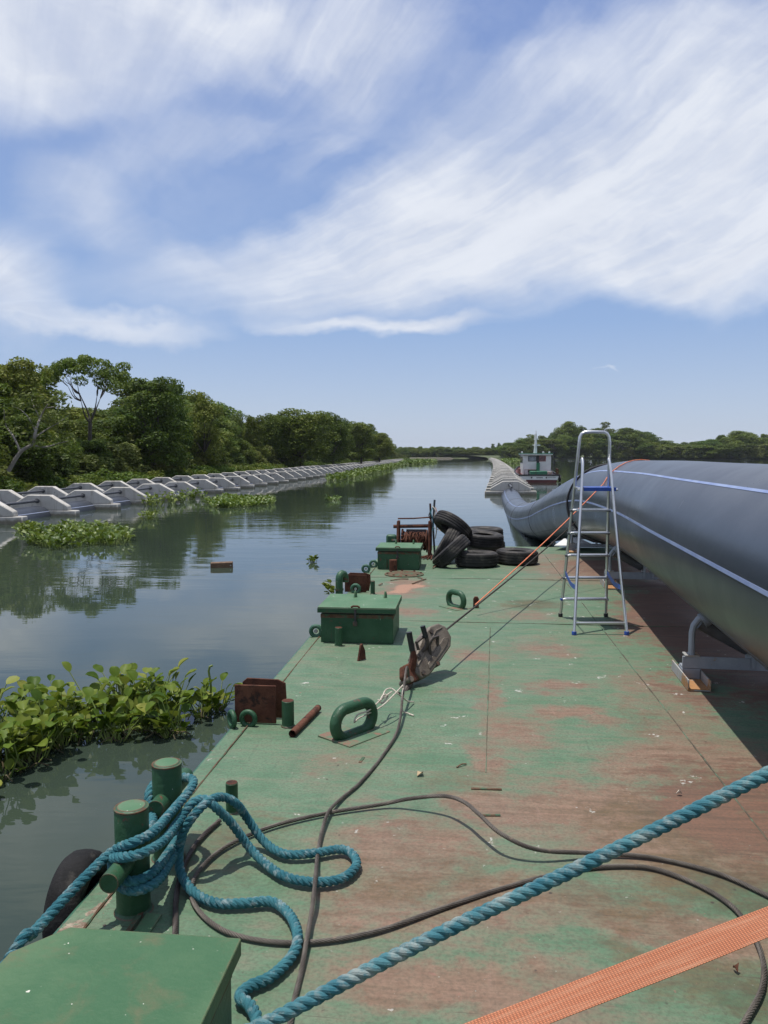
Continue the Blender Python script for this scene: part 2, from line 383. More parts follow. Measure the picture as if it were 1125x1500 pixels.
k_red = t.ramp(t.math('ADD', red, t.math('MULTIPLY', drift, .9)), .38, .70)
green = t.mix(t.ramp(n_mid,.34,.66), (.076,.152,.086), (.118,.190,.116))
green = t.mix(t.ramp(n_streak,.45,.70,0,.8), green, (.165,.180,.120))
green = t.mix(t.ramp(n_long,.56,.72,0,.5), green, (.062,.118,.074))
pink = t.mix(t.ramp(n_fin,.34,.64), (.275,.158,.112), (.195,.122,.084))
pink = t.mix(t.ramp(n_streak,.40,.68,0,.75), pink, (.112,.078,.048))
pink = t.mix(t.ramp(n_long,.55,.72,0,.45), pink, (.30,.185,.14))
c = t.mix(k_film, green, (.172,.150,.104))
c = t.mix(k_worn, c, pink)
dirt = blobs([(1000,1200,.6,.45,.9),(1050,1290,.6,.35,.95),(900,1330,.5,.3,.75),(1060,1440,.40,.22,1.0),(790,885,.55,.35,.85),(640,1290,.5,.4,.6),(330,1250,.25,.4,.8),(650,1160,.5,.4,.55),(940,1060,.3,.5,.6),(900,880,.4,.5,.6),(1060,1150,.5,.4,.8)])
k_dirt = t.ramp(t.math('ADD', dirt, t.math('MULTIPLY', drift, 1.2)), .30, 1.10, 0, .72)
c = t.mix(k_dirt, c, t.mix(t.ramp(n_mid,.4,.6), (.060,.050,.026), (.105,.075,.034)))
c = t.mix(k_red, c, t.mix(t.ramp(n_streak,.38,.66), (.178,.096,.064), (.118,.072,.050)))
chip = t.noise(t.mapping(v, scale=(1,1.3,1)), 26, 4, .6, .5); c = t.mix(t.ramp(chip,.68,.72,0,.8), c, (.24,.13,.095))
flake = t.ramp(t.math('ADD', blobs([(142,1322,.05,.16,.9),(110,1362,.05,.10,.7)]), t.math('MULTIPLY', drift, 1.5)), .62, .70); c = t.mix(flake, c, t.mix(t.ramp(n_fin,.4,.6), (.34,.28,.21), (.13,.08,.05)))
clean = blobs([(590,862,.26,.42,1.0)]); c = t.mix(t.ramp(t.math('ADD',clean,t.math('MULTIPLY',drift,.9)),.45,.7,0,.9), c, (.36,.20,.13))
sc = t.noise(t.mapping(v, rot=(0,0,R(31)), scale=(1,26,1)), 3.0, 3, .5); c = t.mix(t.ramp(sc,.67,.72,0,.55), c, (.06,.045,.035))
vo = t.node('ShaderNodeTexVoronoi', feature='F1'); t.put(vo,'Vector', t.mapping(wv, scale=(1.0,.75,1))); t.put(vo,'Scale',7.0); t.put(vo,'Randomness',1.0)
sepc = t.node('ShaderNodeSeparateColor'); t.put(sepc,0,vo.outputs['Color'])
spk = t.math('MULTIPLY', t.ramp(vo.outputs['Distance'], .135, .08), t.ramp(sepc.outputs[0], .66, .70)); spk = t.math('MULTIPLY', spk, t.ramp(n_fin,.40,.54))
c = t.mix(spk, c, (.46,.45,.40)); spot = t.noise(v, 34, 4, .6); c = t.mix(t.ramp(spot,.70,.73,0,.75), c, (.33,.33,.28)); c = t.mix(t.ramp(spot,.31,.27,0,.75), c, (.07,.055,.042))
vo2 = t.node('ShaderNodeTexVoronoi', feature='F1'); t.put(vo2,'Vector', v); t.put(vo2,'Scale',11.0)
sp2 = t.node('ShaderNodeSeparateColor'); t.put(sp2,0,vo2.outputs['Color'])
c = t.mix(t.math('MULTIPLY', t.ramp(vo2.outputs['Distance'], .10, .05), t.ramp(sp2.outputs[1], .80, .84)), c, (.05,.038,.03))
c = t.mix(t.ramp(n_grit,.40,.68,0,.40), c, (.06,.055,.04))
t.put(b,'Base Color',c); t.put(b,'Roughness', t.ramp(n_big,.3,.7,.55,.8)); t.put(b,'Specular IOR Level',.3)
bp = t.node('ShaderNodeBump'); t.put(bp,'Strength',.5); t.put(bp,'Distance',.006)
t.put(bp,'Height', t.math('ADD', t.math('MULTIPLY', k_worn, -.45), t.math('ADD', t.math('MULTIPLY', n_grit,.5), t.math('ADD', t.math('MULTIPLY', n_fin,.9), t.math('MULTIPLY', n_big, 2.5)))))
t.put(b,'Normal',bp.outputs[0])
M['deck'] = m

# ------------------------------------------------------------------ sky and sun
SUN = Vector((-.175,.065,.98)).normalized()
w = bpy.data.worlds.new('World'); scene.world = w; w.use_nodes = True
t = NT(w.node_tree); bg = w.node_tree.nodes['Background']
sky = t.node('ShaderNodeTexSky', sky_type='NISHITA'); sky.sun_disc = False
sky.sun_elevation = math.asin(SUN.z); sky.sun_rotation = math.atan2(SUN.x, SUN.y)
sky.air_density = 1.0; sky.dust_density = 1.0; sky.ozone_density = 3.0; sky.altitude = 0
dv = t.node('ShaderNodeTexCoord').outputs['Generated']
s3 = t.node('ShaderNodeSeparateXYZ'); t.put(s3,0,dv)
az = t.math('ARCTAN2', s3.outputs[0], s3.outputs[1]); el = t.math('ARCSINE', s3.outputs[2])
ae = t.node('ShaderNodeCombineXYZ'); t.put(ae,0,az); t.put(ae,1,el); ae = ae.outputs[0]
def AE(u, v):
    d = ray(u, v).normalized(); return (math.atan2(d.x,d.y), math.asin(d.z))
warp = t.noise(t.mapping(ae, scale=(1,1.5,1)), 5.0, 5, .55, 0, 'Color')
wsub = t.node('ShaderNodeVectorMath', operation='SUBTRACT'); t.put(wsub,0,warp); t.put(wsub,1,(.5,.5,.5))
wsc = t.node('ShaderNodeVectorMath', operation='SCALE'); t.put(wsc,0,wsub.outputs[0]); t.put(wsc,'Scale',.13)
wad = t.node('ShaderNodeVectorMath', operation='ADD'); t.put(wad,0,ae); t.put(wad,1,wsc.outputs[0]); aw = wad.outputs[0]
wsm = t.node('ShaderNodeVectorMath', operation='SCALE'); t.put(wsm,0,wsub.outputs[0]); t.put(wsm,'Scale',.05)
wa2 = t.node('ShaderNodeVectorMath', operation='ADD'); t.put(wa2,0,ae); t.put(wa2,1,wsm.outputs[0]); aw2 = wa2.outputs[0]
q = 1/FPX
clouds = [ # u, v, half length px, half height px, tilt deg, weight, softness (inner radius)
    (880,290,430,120,13,1.0,.1),(1090,190,300,190,8,1.0,.15),(650,330,320,92,20,.95,.1),(370,395,240,52,10,.70,.05),(960,385,250,56,-6,.88,.15),(1110,330,210,90,0,.85,.1),
    (535,486,165,17,2,.85,.2),(645,474,75,13,8,.85,.2),(450,440,240,38,10,.55,.05),(700,190,260,70,32,.45,.0),(930,70,280,50,8,.42,.0),
    (60,40,320,90,12,.95,.2),(360,25,300,65,-4,.70,.1),(545,60,120,70,38,.50,.0),(150,130,240,50,14,.42,.0),
    (10,415,80,85,-30,.80,.1),(190,484,140,18,-8,.62,.1),(60,478,120,14,0,.55,.1),(110,290,100,55,-35,.42,.0),(270,205,220,42,18,.48,.0),(470,220,90,40,40,.36,.0),(200,340,160,50,-20,.25,.0),(880,553,14,3,3,.42,.0)]
acc = None
for (u, v_, a_, b_, r_, w_, hi) in clouds:
    c_ = AE(u, v_); k = t.math('MULTIPLY', t.blob(aw, c_, (a_*q, b_*q), R(r_), 1.3, hi), w_)
    acc = k if acc is None else t.math('SUBTRACT', t.math('ADD', acc, k), t.math('MULTIPLY', acc, k))
# cirrus fibres fan out from low on the left
sp2 = t.node('ShaderNodeSeparateXYZ'); t.put(sp2,0,aw2); c0_ = AE(-60,455)
fx = t.math('SUBTRACT', sp2.outputs[0], c0_[0]); fy = t.math('SUBTRACT', sp2.outputs[1], c0_[1])
th = t.math('ARCTAN2', fy, fx); rho = t.math('SQRT', t.math('ADD', t.math('MULTIPLY',fx,fx), t.math('MULTIPLY',fy,fy)))
th = t.math('ADD', th, t.math('MULTIPLY', rho, -.35))
fan = t.node('ShaderNodeCombineXYZ'); t.put(fan,0,t.math('MULTIPLY',th,9.0)); t.put(fan,1,t.math('MULTIPLY',rho,2.6)); t.put(fan,2,t.math('MULTIPLY', el, 1.0)); fan = fan.outputs[0]
onfan = t.ramp(fx, .10, .50)
wisp = t.noise(fan, 1.5, 6, .58, .2); hair = t.noise(t.mapping(fan, scale=(3.4,1.0,1)), 2.0, 6, .62, .15)
puff = t.noise(t.mapping(aw, rot=(0,0,R(-20)), scale=(1,1.9,1)), 6.0, 9, .58, .1)
soft = t.noise(t.mapping(aw, scale=(1,1.6,1)), 2.6, 5, .5)
tex = t.math('ADD', t.math('ADD', t.math('MULTIPLY', t.math('MULTIPLY', t.math('SUBTRACT',wisp,.5), onfan), 1.0), t.math('MULTIPLY', t.math('SUBTRACT',puff,.5), 1.0)), t.math('ADD', t.math('MULTIPLY', t.math('MULTIPLY', t.math('SUBTRACT',hair,.5), onfan), .62), t.math('MULTIPLY', t.math('SUBTRACT',soft,.5), .6)))
# the rest of the sky, overhead and behind, carries the same thin cloud
front = t.ramp(s3.outputs[1], .25, .6); high = t.ramp(el, .60, .80)
rest = t.math('MULTIPLY', t.math('MAXIMUM', t.math('SUBTRACT', 1.0, front), high), .55)
acc = t.math('MAXIMUM', acc, rest)
dens = t.ramp(t.math('ADD', acc, t.math('MULTIPLY', tex, t.math('ADD', .16, t.math('MULTIPLY', acc, .75)))), .06, 1.02, 0, .97, smooth=False)
veil = t.math('MULTIPLY', t.ramp(el,.16,.36), t.ramp(t.math('ADD', soft, t.math('MULTIPLY', t.math('SUBTRACT',puff,.5),.6)), .35,.72,.05,.26))
dens = t.math('MAXIMUM', dens, t.math('ADD', veil, t.math('MULTIPLY', dens, t.math('SUBTRACT', 1.0, veil))))
dens = t.math('MULTIPLY', dens, t.ramp(el, .0, .10))
CLOUD = (6.1,6.4,7.0)
shade = t.mix(t.ramp(t.math('ADD',t.math('MULTIPLY',puff,.5),t.math('MULTIPLY',wisp,.5)),.36,.64), (CLOUD[0]*.86,CLOUD[1]*.875,CLOUD[2]*.91), CLOUD)
clear = t.mix(t.ramp(el,0.0,.16,smooth=False), (4.1,4.7,5.8), (2.25,3.3,5.5)); clear = t.mix(t.ramp(el,.16,.55,smooth=False), clear, (1.1,1.9,4.5))
skyc = t.mix(.2, clear, sky.outputs[0])
colr = t.mix(dens, skyc, shade)
t.put(bg,'Color',colr); t.put(bg,'Strength',.112)
sd = bpy.data.lights.new('sun','SUN'); sd.energy = 3.8; sd.angle = R(.53); sd.color = (1,.96,.90)
so = bpy.data.objects.new('sun', sd); col.objects.link(so); so.rotation_euler = SUN.to_track_quat('Z','Y').to_euler(); so.location = (0,0,60)
scene.view_settings.view_transform = 'Standard'; scene.view_settings.look = 'None'; scene.view_settings.exposure = 0.24; scene.view_settings.gamma = 1
# ================================================================== the barge
barge = thing('work_barge', 'green painted flat steel work barge with worn rusty deck, bollards and hatch boxes', 'barge', (0,0,0), YAW)
YE = L(760,800).y
XL, XR, YB = -1.36, 4.6, -3.2
MB().box(XL, XR, YB, YE, -1.7, -.012).build('hull', M['green_dark'], barge, bevel=.03)
g = MB()
nx, ny = 60, 170
for j in range(ny+1):
    for i in range(nx+1):
        x = XL-.004+(XR-XL+.008)*i/nx; y = YB+(YE-YB+.004)*j/ny
        z = .0060*sin(x*3.1+1.3*sin(y*.9))*cos(y*2.3+x)*.8
        if i in (0,nx) or j in (0,ny): z = -.010
        g.v.append((x,y,z))
for j in range(ny):
    for i in range(nx):
        a = j*(nx+1)+i; g.f.append((a,a+1,a+nx+2,a+nx+1))
g.build('deck', M['deck'], barge, smooth=60)
def lpt(u, v, z=0): return L(u, v, z)
def hgt(u, v0, v1):
    p = P(u, v0); return PD(u, v1, p.y).z
def bead(name, pts, r, mat, parent=barge, jit=.0012, lift=.002):
    path = spline(pts, .05); rs = [r*(1+random.uniform(-.25,.25)) for _ in path]
    MB().tube([(p.x+random.uniform(-jit,jit), p.y+random.uniform(-jit,jit), lift) for p in path], rs, 6).build(name, mat, parent)
xs = L(1006,1080).x
bead('weld_seam', [(xs,0.5,0),(xs,4,0),(xs,8,0),(xs,YE-.02,0)], .0042, M['seam'])
bead('weld_seam', [L(712,1132),L(714,1050),L(718,920)], .0028, M['seam'])
for vv in (912, 848):
    y = L(700,vv).y; bead('weld_seam', [(XL+.02,y,0),(0,y,0),(XR-.02,y,0)], .0032, M['seam'])
bead('edge_weld', [(XL+.085,YB+.2,0),(XL+.085,3,0),(XL+.085,YE-.1,0)], .0048, M['rust_edge'])
MB().box(XL-.02, XL+.02, YB, YE, -.16, -.014).build('rubbing_strake', M['green_dark'], barge, bevel=.008)
for (u0,v0,u1,v1) in ((690,1156,735,1157),(700,1195,733,1195),(527,1118,533,1110)):
    a, b_ = L(u0,v0), L(u1,v1); MB().box(0,(b_-a).length,-.008,.008,0,.006).mat(Matrix()).build('weld_remnant', M['rust_edge'], barge, bevel=.002).matrix_local = Matrix.Translation(a) @ Matrix.Rotation(math.atan2((b_-a).y,(b_-a).x),4,'Z')

# --- twin mooring bollards, each with a cross bar
def bollard(u, v, r, h, zbar, y0, y1):
    p = L(u, v)
    o = MB().lathe([(r+.010,0),(r+.006,.004),(r,.012),(r,h-.012),(r-.003,h-.004),(r-.010,h),(.001,h)], 32).build('bollard', M['green'], barge); o.location = p
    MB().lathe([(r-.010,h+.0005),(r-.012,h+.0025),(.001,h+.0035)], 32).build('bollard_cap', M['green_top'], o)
    MB().lathe([(r-.0115,h-.002),(r+.0012,h-.002),(r+.0012,h-.007),(r-.0115,h-.007)], 32, closed=True).build('worn_rim', M['rust_edge'], o)
    rb = .033
    MB().tube([(0,y0+.004,zbar),(0,y0,zbar),(0,y1,zbar),(0,y1+.004,zbar)], [rb-.005,rb,rb,rb-.005], 24).build('crossbar', M['green'], o)
    return o
bollard(196,1333,.058,.378,.20,-.185,.17)
bollard(247,1255,.057,.386,.25,-.12,.205)
p = L(200,1372)
MB().box(-.028,.028,0,.16,0,.010).build('hinge_strap', M['green_top'], barge, bevel=.002).location = L(198,1383)
MB().box(-.008,.008,0,.16,.0,.016).build('hinge_strap', M['rust_edge'], barge, bevel=.002).location = L(183,1376)

# --- short stub posts welded to the deck
for (u,v0,v1,r,mt) in ((340,1189,1146,.027,'green'),(422,1063,1026,.036,'green'),(496,946,919,.031,'green'),(546,870,851,.026,'green'),(566,834,819,.024,'green'),(576,836,820,.055,'rust')):
    h = hgt(u,v0,v1); o = MB().lathe([(r+.006,0),(r,.008),(r,h-.003),(r-.003,h),(.001,h-.001)], 24).build('stub_post', M[mt], barge); o.location = L(u,v0)
    MB().lathe([(r-.002,h+.0005),(.001,h+.0015)], 24).build('rusty_top', M['rust'], o)

# --- rusty bracket plates on the rail
for (u0,u1,v0,v1) in ((344,406,1058,1003),(505,537,867,842)):
    a = L(u0,v0); b_ = L(u1,v0); w_ = b_.x-a.x; h = hgt(.5*(u0+u1),v0,v1)
    o = MB().box(0,w_,0,.012,0,h).build('bracket_plate', M['rust'], barge, bevel=.003); o.location = a
    MB().prism([(.02,0),(w_+.02,0),(w_+.04,h*.55),(w_+.035,h*.95),(w_-.01,h*1.04),(.05,h*1.06),(.02,h*.95)], .10, .112, 'y').build('back_plate', M['rust'], o, bevel=.003)
    MB().box(w_*.3,w_*.36,.0125,.0995,0,h*.8).build('rib', M['rust'], o)
# --- small ring lugs
def ring(name, p, R_, r_, axis=(1,0,0), mat='green', elong=0.0, n=40):
    pts = []
    for k in range(n):
        a = 2*PI*k/n; x = R_*cos(a); pts.append(((x+(elong if cos(a) > 0 else -elong)), 0, R_*sin(a)))
    o = MB().tube(pts, r_, 14, closed=True).build(name, M[mat], barge)
    q_ = Vector((0,1,0)).rotation_difference(Vector(axis).normalized()); o.matrix_local = Matrix.Translation(p) @ q_.to_matrix().to_4x4(); return o
ring('ring_lug', L(366,1060)+Vector((0,-.03,.040)), .042, .015, (.12,1,0))
ring('ring_lug', L(340,1063)+Vector((0,0,.040)), .042, .015, (.8,.6,0))
for (u,v) in ((463,932),(536,838),(547,831),(521,868)):
    p = L(u,v); o = MB().tube([(.045*cos(2*PI*k/28),0,.045*sin(2*PI*k/28)+.045) for k in range(28)], .019, 10, closed=True, flat=1.0).build('ring_lug', M['green_dark'], barge); o.location = p
    MB().cyl((0,-.012,.045),(0,.004,.045),.017,12).build('bolt', M['channel'], o)
M['plate'] = coat('worn_doubler_plate', (.07,.135,.078), (.11,.165,.10), 6, .7, 0, (.19,.11,.075), 9, (.50,.62), .4, 50, .3, edge=((.15,.09,.055),.012))
# --- big oval mooring eyes on doubler plates
def eye(u, v, yaw, Rr, rr, el, plate):
    p = L(u, v); o = MB().box(-.165*plate,.165*plate,-.13*plate,.13*plate,0,.009).build('doubler_plate', M['plate'], barge, bevel=.003)
    o.matrix_local = Matrix.Translation(p) @ Matrix.Rotation(yaw,4,'Z')
    pts = []
    n = 48
    for k in range(n):
        a = 2*PI*k/n; pts.append((Rr*cos(a)+(el if cos(a)>0 else -el), 0, Rr*sin(a)+Rr+.004))
    MB().tube(pts, rr, 16, closed=True).build('mooring_eye', M['green'], o)
eye(519,1076,R(53),.082,.033,.066,1.0)
eye(668,890,R(-50),.078,.030,.045,.9)
# --- triangular gussets and the lug the orange line hooks to
def gusset(u, v, w_, h, th, yaw=0, mat='green_dark', loc=None, parent=barge):
    o = MB().prism([(0,0),(w_,0),(w_*.9,h*.55),(w_*.55,h),(w_*.35,h*.95)], -th/2, th/2, 'y').build('gusset', M[mat], parent, bevel=.002)
    o.matrix_local = Matrix.Translation(loc if loc is not None else L(u,v)) @ Matrix.Rotation(yaw,4,'Z'); return o
gusset(524,969,.10,.13,.016,R(62),'rust')
lug = MB().prism([(0,0),(.06,0),(.06,.10),(.045,.125),(.015,.125),(0,.10)], -.012,.012,'y').build('lug', M['rust'], barge, bevel=.004); lug.location = L(693,891)
# --- hatch boxes with a lid
def hatch(x0, x1, y0, y1, h, name='hatch_box', latch=True, fins=True, chamfer=0.0):
    o = MB().box(0,x1-x0,0,y1-y0,0,h-.062).build(name, M['green'], barge, bevel=.006); o.location = (x0,y0,0)
    W, D = x1-x0, y1-y0; e = .022
    MB().box(.010,W-.010,.010,D-.010,h-.0615,h-.047).build('gasket', M['boat_dark'], o)
    MB().box(-.0012,W+.0012,-.0012,D+.0012,h-.095,h-.064).build('rusty_coaming', M['rust_edge'], o, bevel=.001)
    c_ = chamfer
    poly = [(-e,-e),(W+e,-e),(W+e,D+e-.004),(W+e-.004,D+e),(-e+c_+.001,D+e),(-e,D+e-c_*1.2-.001)]
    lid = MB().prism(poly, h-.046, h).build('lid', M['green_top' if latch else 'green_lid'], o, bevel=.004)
    # the lid's front rim is darker: its shade is put into the paint
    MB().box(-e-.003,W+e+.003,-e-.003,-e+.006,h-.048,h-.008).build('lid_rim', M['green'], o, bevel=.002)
    if fins:
        for fx in (.36,.80): gusset(0,0,.05,.06,.014,R(70),'green_top',Vector((W*fx,D*.75,h)),lid)
    if latch:
        l_ = MB().box(W*.47,W*.50,-e-.010,-e-.0035,h-.15,h-.01).build('latch', M['boat_dark'], o, bevel=.002)
        MB().tube([(W*.43,-e-.012,h+.006),(W*.46,-e-.016,h+.016),(W*.52,-e-.016,h+.016),(W*.55,-e-.012,h+.004)],.008,8).build('hasp', M['rust'], l_)
        MB().box(W*.455,W*.515,-e-.022,-e-.0105,h-.155,h-.115).build('padlock', M['iron'], l_, bevel=.004)
    return o
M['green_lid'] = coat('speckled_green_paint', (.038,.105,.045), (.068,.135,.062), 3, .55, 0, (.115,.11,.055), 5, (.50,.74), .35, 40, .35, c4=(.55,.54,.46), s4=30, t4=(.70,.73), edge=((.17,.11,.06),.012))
a = L(470,941); b_ = L(577,941)
hatch(a.x, b_.x, a.y, a.y+.60, .31)
a = L(553,834); b_ = L(614,834)
hatch(a.x, b_.x, a.y, a.y+.60, .31)
pr = L(354,1374,.31); pl = L(40,1374,.31)
hatch(pl.x+.01, pr.x-.022, pr.y-.022-.66, pr.y-.022, .31, latch=False, fins=False, chamfer=.10)
# --- gooseneck vents
def goose(u, v, r, h, yaw=0.0):
    pts = [(0,0,0),(0,0,h*.35),(0,0,h-.10)]+[(.05-.05*cos(t),0,h-.10+.055*sin(t)) for t in (.5,1.0,1.57,2.1,2.7,3.14)]+[(.10,0,h-.14)]
    o = MB().tube(pts, r, 18).build('vent_pipe', M['green'], barge); o.matrix_local = Matrix.Translation(L(u,v)) @ Matrix.Rotation(yaw,4,'Z')
    MB().cyl((0,0,h*.42),(0,0,h*.42+.02),r+.007,18).build('collar', M['green'], o)
goose(497,886,.040,.375,R(60))
o = MB().box(-.075,.075,-.07,.07,0,.40).build('vent_box', M['green'], barge, bevel=.03); o.location = L(570,826)+Vector((0,.35,0))
MB().box(.012,.068,-.078,-.0705,.315,.335).build('slot', M['channel'], o)
MB().cyl((.01,-.095,.235),(.01,-.071,.235),.022,14).build('knob', M['channel'], o)
# --- round manhole cover
o = MB().lathe([(.262,0),(.262,.014),(.25,.02),(.001,.022)], 40).build('manhole_cover', M['rust_edge'], barge); o.location = L(592,842)
for k in range(8):
    a = 2*PI*k/8+.2; MB().cyl((.225*cos(a),.225*sin(a),.0205),(.225*cos(a),.225*sin(a),.032),.014,8).build('bolt', M['rust'], o)

# ================================================================== loose gear on the deck
M['rubber_dark'] = coat('wet_black_rubber', (.012,.012,.012), (.022,.021,.021), 5, .8, 0, (.05,.046,.04), 7, (.55,.72), .5, 40, .15)
def tyre_profile(Ro=.315, w_=.20, Ri=.165):
    h = w_/2; g_ = .011; t_ = []
    out = [(Ri,-h*.72),(Ri+.012,-h*.80),(Ri+.05,-h*.98),(Ri+.09,-h*1.02),(Ro-.045,-h*.97),(Ro-.016,-h*.80)]
    for k in range(4):
        a0 = -h*.74+2*h*.74*(k/4); a1 = -h*.74+2*h*.74*((k+1)/4); gp = .006
        rr = Ro-.006*abs((k-1.5)/1.5)
        out += [(rr-g_,a0),(rr-g_,a0+gp),(rr,a0+gp+.001),(rr,a1-gp-.001),(rr-g_,a1-gp)]
    out += [(Ro-.016,h*.80),(Ro-.045,h*.97),(Ri+.09,h*1.02),(Ri+.05,h*.98),(Ri+.012,h*.80),(Ri,h*.72)]
    inn = [(Ri+.004,h*.62),(Ri+.06,h*.80),(Ro-.045,h*.72),(Ro-.03,0),(Ro-.045,-h*.72),(Ri+.06,-h*.80),(Ri+.004,-h*.62)]
    return out+inn
TYRE_PROF = tyre_profile()
def tyre(label, c, axis, group='old tyres heaped at the end of the deck', s=1.0, first=[None], spin=0.0):
    if first[0] is None:
        o = MB().lathe(TYRE_PROF, 56, closed=True).build('tyre', M['rubber']); first[0] = o
    else:
        o = first[0].copy(); col.objects.link(o)
    tag(o, label, 'tyre', group)
    q_ = Vector((0,0,1)).rotation_difference(Vector(axis).normalized()); o.rotation_euler = (q_ @ Quaternion((0,0,1), spin)).to_euler(); o.location = c; o.scale = (s,s,s); return o
def flat(u, v, z, dy=.31): 
    p = P(u, v, z-.1); return Vector((p.x*(p.y+dy)/p.y, p.y+dy, z))
tyre('black tyre lying flat on the deck in the middle front of the tyre heap', flat(698,833,.105), (0,.02,1))
tyre('black tyre lying flat on the deck at the right end of the tyre heap', flat(757,829,.105), (.02,0,1), spin=1.0)
tyre('black tyre lying on top of the front flat tyre, in the middle of the heap', PD(709,793,11.85)+Vector((0,.1,.02)), (.06,-.06,1), spin=2.0)
tyre('black tyre seen as a low rim behind the middle of the tyre heap', Vector((PD(709,785,12.75).x,12.75,.315)), (0,0,1), spin=.4)
tyre('black tyre at the bottom back of the heap under another flat tyre', Vector((PD(712,785,12.78).x,12.78,.105)), (0,0,1), spin=.9)
tyre('worn brownish tyre leaning at a slant in front of the heap, tread towards the deck', PD(661,809,11.25), (-.66,.15,.72), spin=.6)
tyre('black tyre standing steeply behind the slanting worn tyre, next to the winch', PD(655,797,11.72), (-.80,.10,.45), spin=1.4)
tyre('black tyre leaning highest, on top of the left side of the heap', PD(663,771,11.85), (.56,.30,.77), spin=.2)
fp = BM @ Vector((XL-.085, 2.72, -.10))
ft = tyre('dark fender tyre hung over the left side of the barge beside the bollards', fp, (BM.to_3x3() @ Vector((1,.05,.0))), 'fender tyres', .62, spin=.5)

ft.data = MB().lathe([(.165,-.08),(.19,-.098),(.25,-.102),(.285,-.09),(.308,-.06),(.315,-.02),(.315,.02),(.308,.06),(.285,.09),(.25,.102),(.19,.098),(.165,.08),(.175,.065),(.225,.08),(.27,.06),(.28,0),(.27,-.06),(.225,-.08),(.175,-.065)],48,closed=True).build('tmp', M['rubber_dark']).data
for o in [o for o in bpy.data.objects if o.name.startswith('tmp')]: bpy.data.objects.remove(o)
# loose length of rusty pipe
a, b_ = P(428,1075,.02), P(466,1037,.02); d = (b_-a).normalized()
o = MB().tube([a, b_], .0215, 18, cap=False).tube([b_, a], .016, 18, cap=False).build('pipe_offcut', M['rust'], fix=False)
tag(o, 'short length of rusty brown pipe lying loose on the deck beside the stub post', 'pipe')
# dry leaf, twig, chips
def leaf_bit(u, v, s, name='dry_leaf', label='', cat='leaf', mat='dry_leaf'):
    p = P(u,v,.003); mb = MB().at(p,(0,0,random.uniform(0,6)))
    mb.add([(0,-s,.004),(s*.6,-s*.1,.02),(s*.25,s*.9,.006),(-s*.55,s*.2,.028),(0,0,.012),(0,-s,.001),(s*.6,-s*.1,.017),(s*.25,s*.9,.003),(-s*.55,s*.2,.025),(0,0,.009)],[(0,1,4),(1,2,4),(2,3,4),(3,0,4),(6,5,9),(7,6,9),(8,7,9),(5,8,9),(0,5,6,1),(1,6,7,2),(2,7,8,3),(3,8,5,0)])
    tag(mb.build(name, M[mat]), label, cat)
leaf_bit(616,1136,.030,label='single dry tan leaf lying on the green deck in front of the rope loop')
leaf_bit(1078,1422,.014,label='dark crumb of dirt on the worn deck beside the orange strap',name='debris_chip',cat='debris',mat='rust')
leaf_bit(995,1164,.016,label='small pale scrap on the brown deck above the thick blue rope',name='paper_scrap',cat='scrap',mat='cord')
a, b_ = P(669,1124,.006), P(683,1119,.008); tag(MB().tube(spline([a,(a+b_)/2+Vector((0,.004,.006)),b_],.01),.004,6).build('twig', M['rusty_wood']), 'thin brown twig lying on the green deck right of the dry leaf', 'twig')
for i,(u,v,du,dv,lb) in enumerate(((572,850,26,-2,'thin splinter of wood on the bare patch beside the manhole cover'),(612,846,8,3,'short brown wood chip right of the manhole cover'),(604,855,20,-7,'crooked wood sliver on the orange bare patch of the deck'),(640,828,-6,4,'wood scrap lying in front of the slanting worn tyre'),(555,857,5,-2,'dark chip beside the far stub post'))):
    a, b_ = P(u,v,.012), P(u+du,v+dv,.012)
    tag(MB().tube(spline([a,(a+b_)/2+Vector((.01,.02,.006)),b_],.03),[.010,.013,.009]+[.010]*60 if False else .010,6,flat=.6).build('wood_chip', M['rusty_wood']), lb, 'debris', 'wood scraps on the deck')

# ------------------------------------------------------------------ wire rope puller in the rigging line
ringc = P(528,1079,.13)
A0 = PD(598,985,5.35); A1 = PD(657,941,5.72)      # hook end and wire end of the puller
ax = (A1-A0); ln = ax.length; ax.normalize()
side = ax.cross(Vector((0,0,1))).normalized(); up = side.cross(ax).normalized()
roll = R(32); side, up = side*cos(roll)+up*sin(roll), up*cos(roll)-side*sin(roll)
TM = Matrix((ax.to_4d(), up.to_4d(), side.to_4d(), Vector((0,0,0,1)))).transposed(); TM.translation = A0
for i in range(3): TM[3][i] = 0
puller = empty('wire_rope_puller'); tag(puller, 'dirty grey hand lever wire rope puller with two black grips hanging in the taut wire', 'hoist')
s_ = ln/.42
def tb(): return MB().mat(TM @ Matrix.Scale(s_,4))
body = [(.03,-.075),(.10,-.085),(.25,-.055),(.38,-.025),(.43,.02),(.44,.09),(.40,.135),(.32,.15),(.22,.125),(.12,.075),(.04,.02),(.015,-.03)]
ob = tb().prism(body, -.046, .040).build('casing', M['alloy'], puller, bevel=.012)
inner = [(.12,-.055),(.25,-.030),(.36,-.002),(.40,.03),(.36,.045),(.24,.012),(.13,-.025)]
tb().prism(inner, .0395, .046).build('rib', M['alloy'], ob, bevel=.006)
tb().tube([(.05,.0,.038),(.2,.055,.039),(.34,.105,.039),(.40,.10,.037)],.0075,8).build('rib', M['alloy'], ob)
for (x,y) in ((.06,-.05),(.10,.045),(.2,-.06),(.30,.12)): tb().cyl((x,y,-.045),(x,y,.05),.014,8).build('bolt', M['iron'], ob)
yv = 5.36
tb().prism([(-.06,-.06),(.02,-.07),(.05,-.02),(.045,.04),(-.02,.05),(-.065,.0)], -.028, .028).build('lever_socket', M['rust'], puller, bevel=.01)
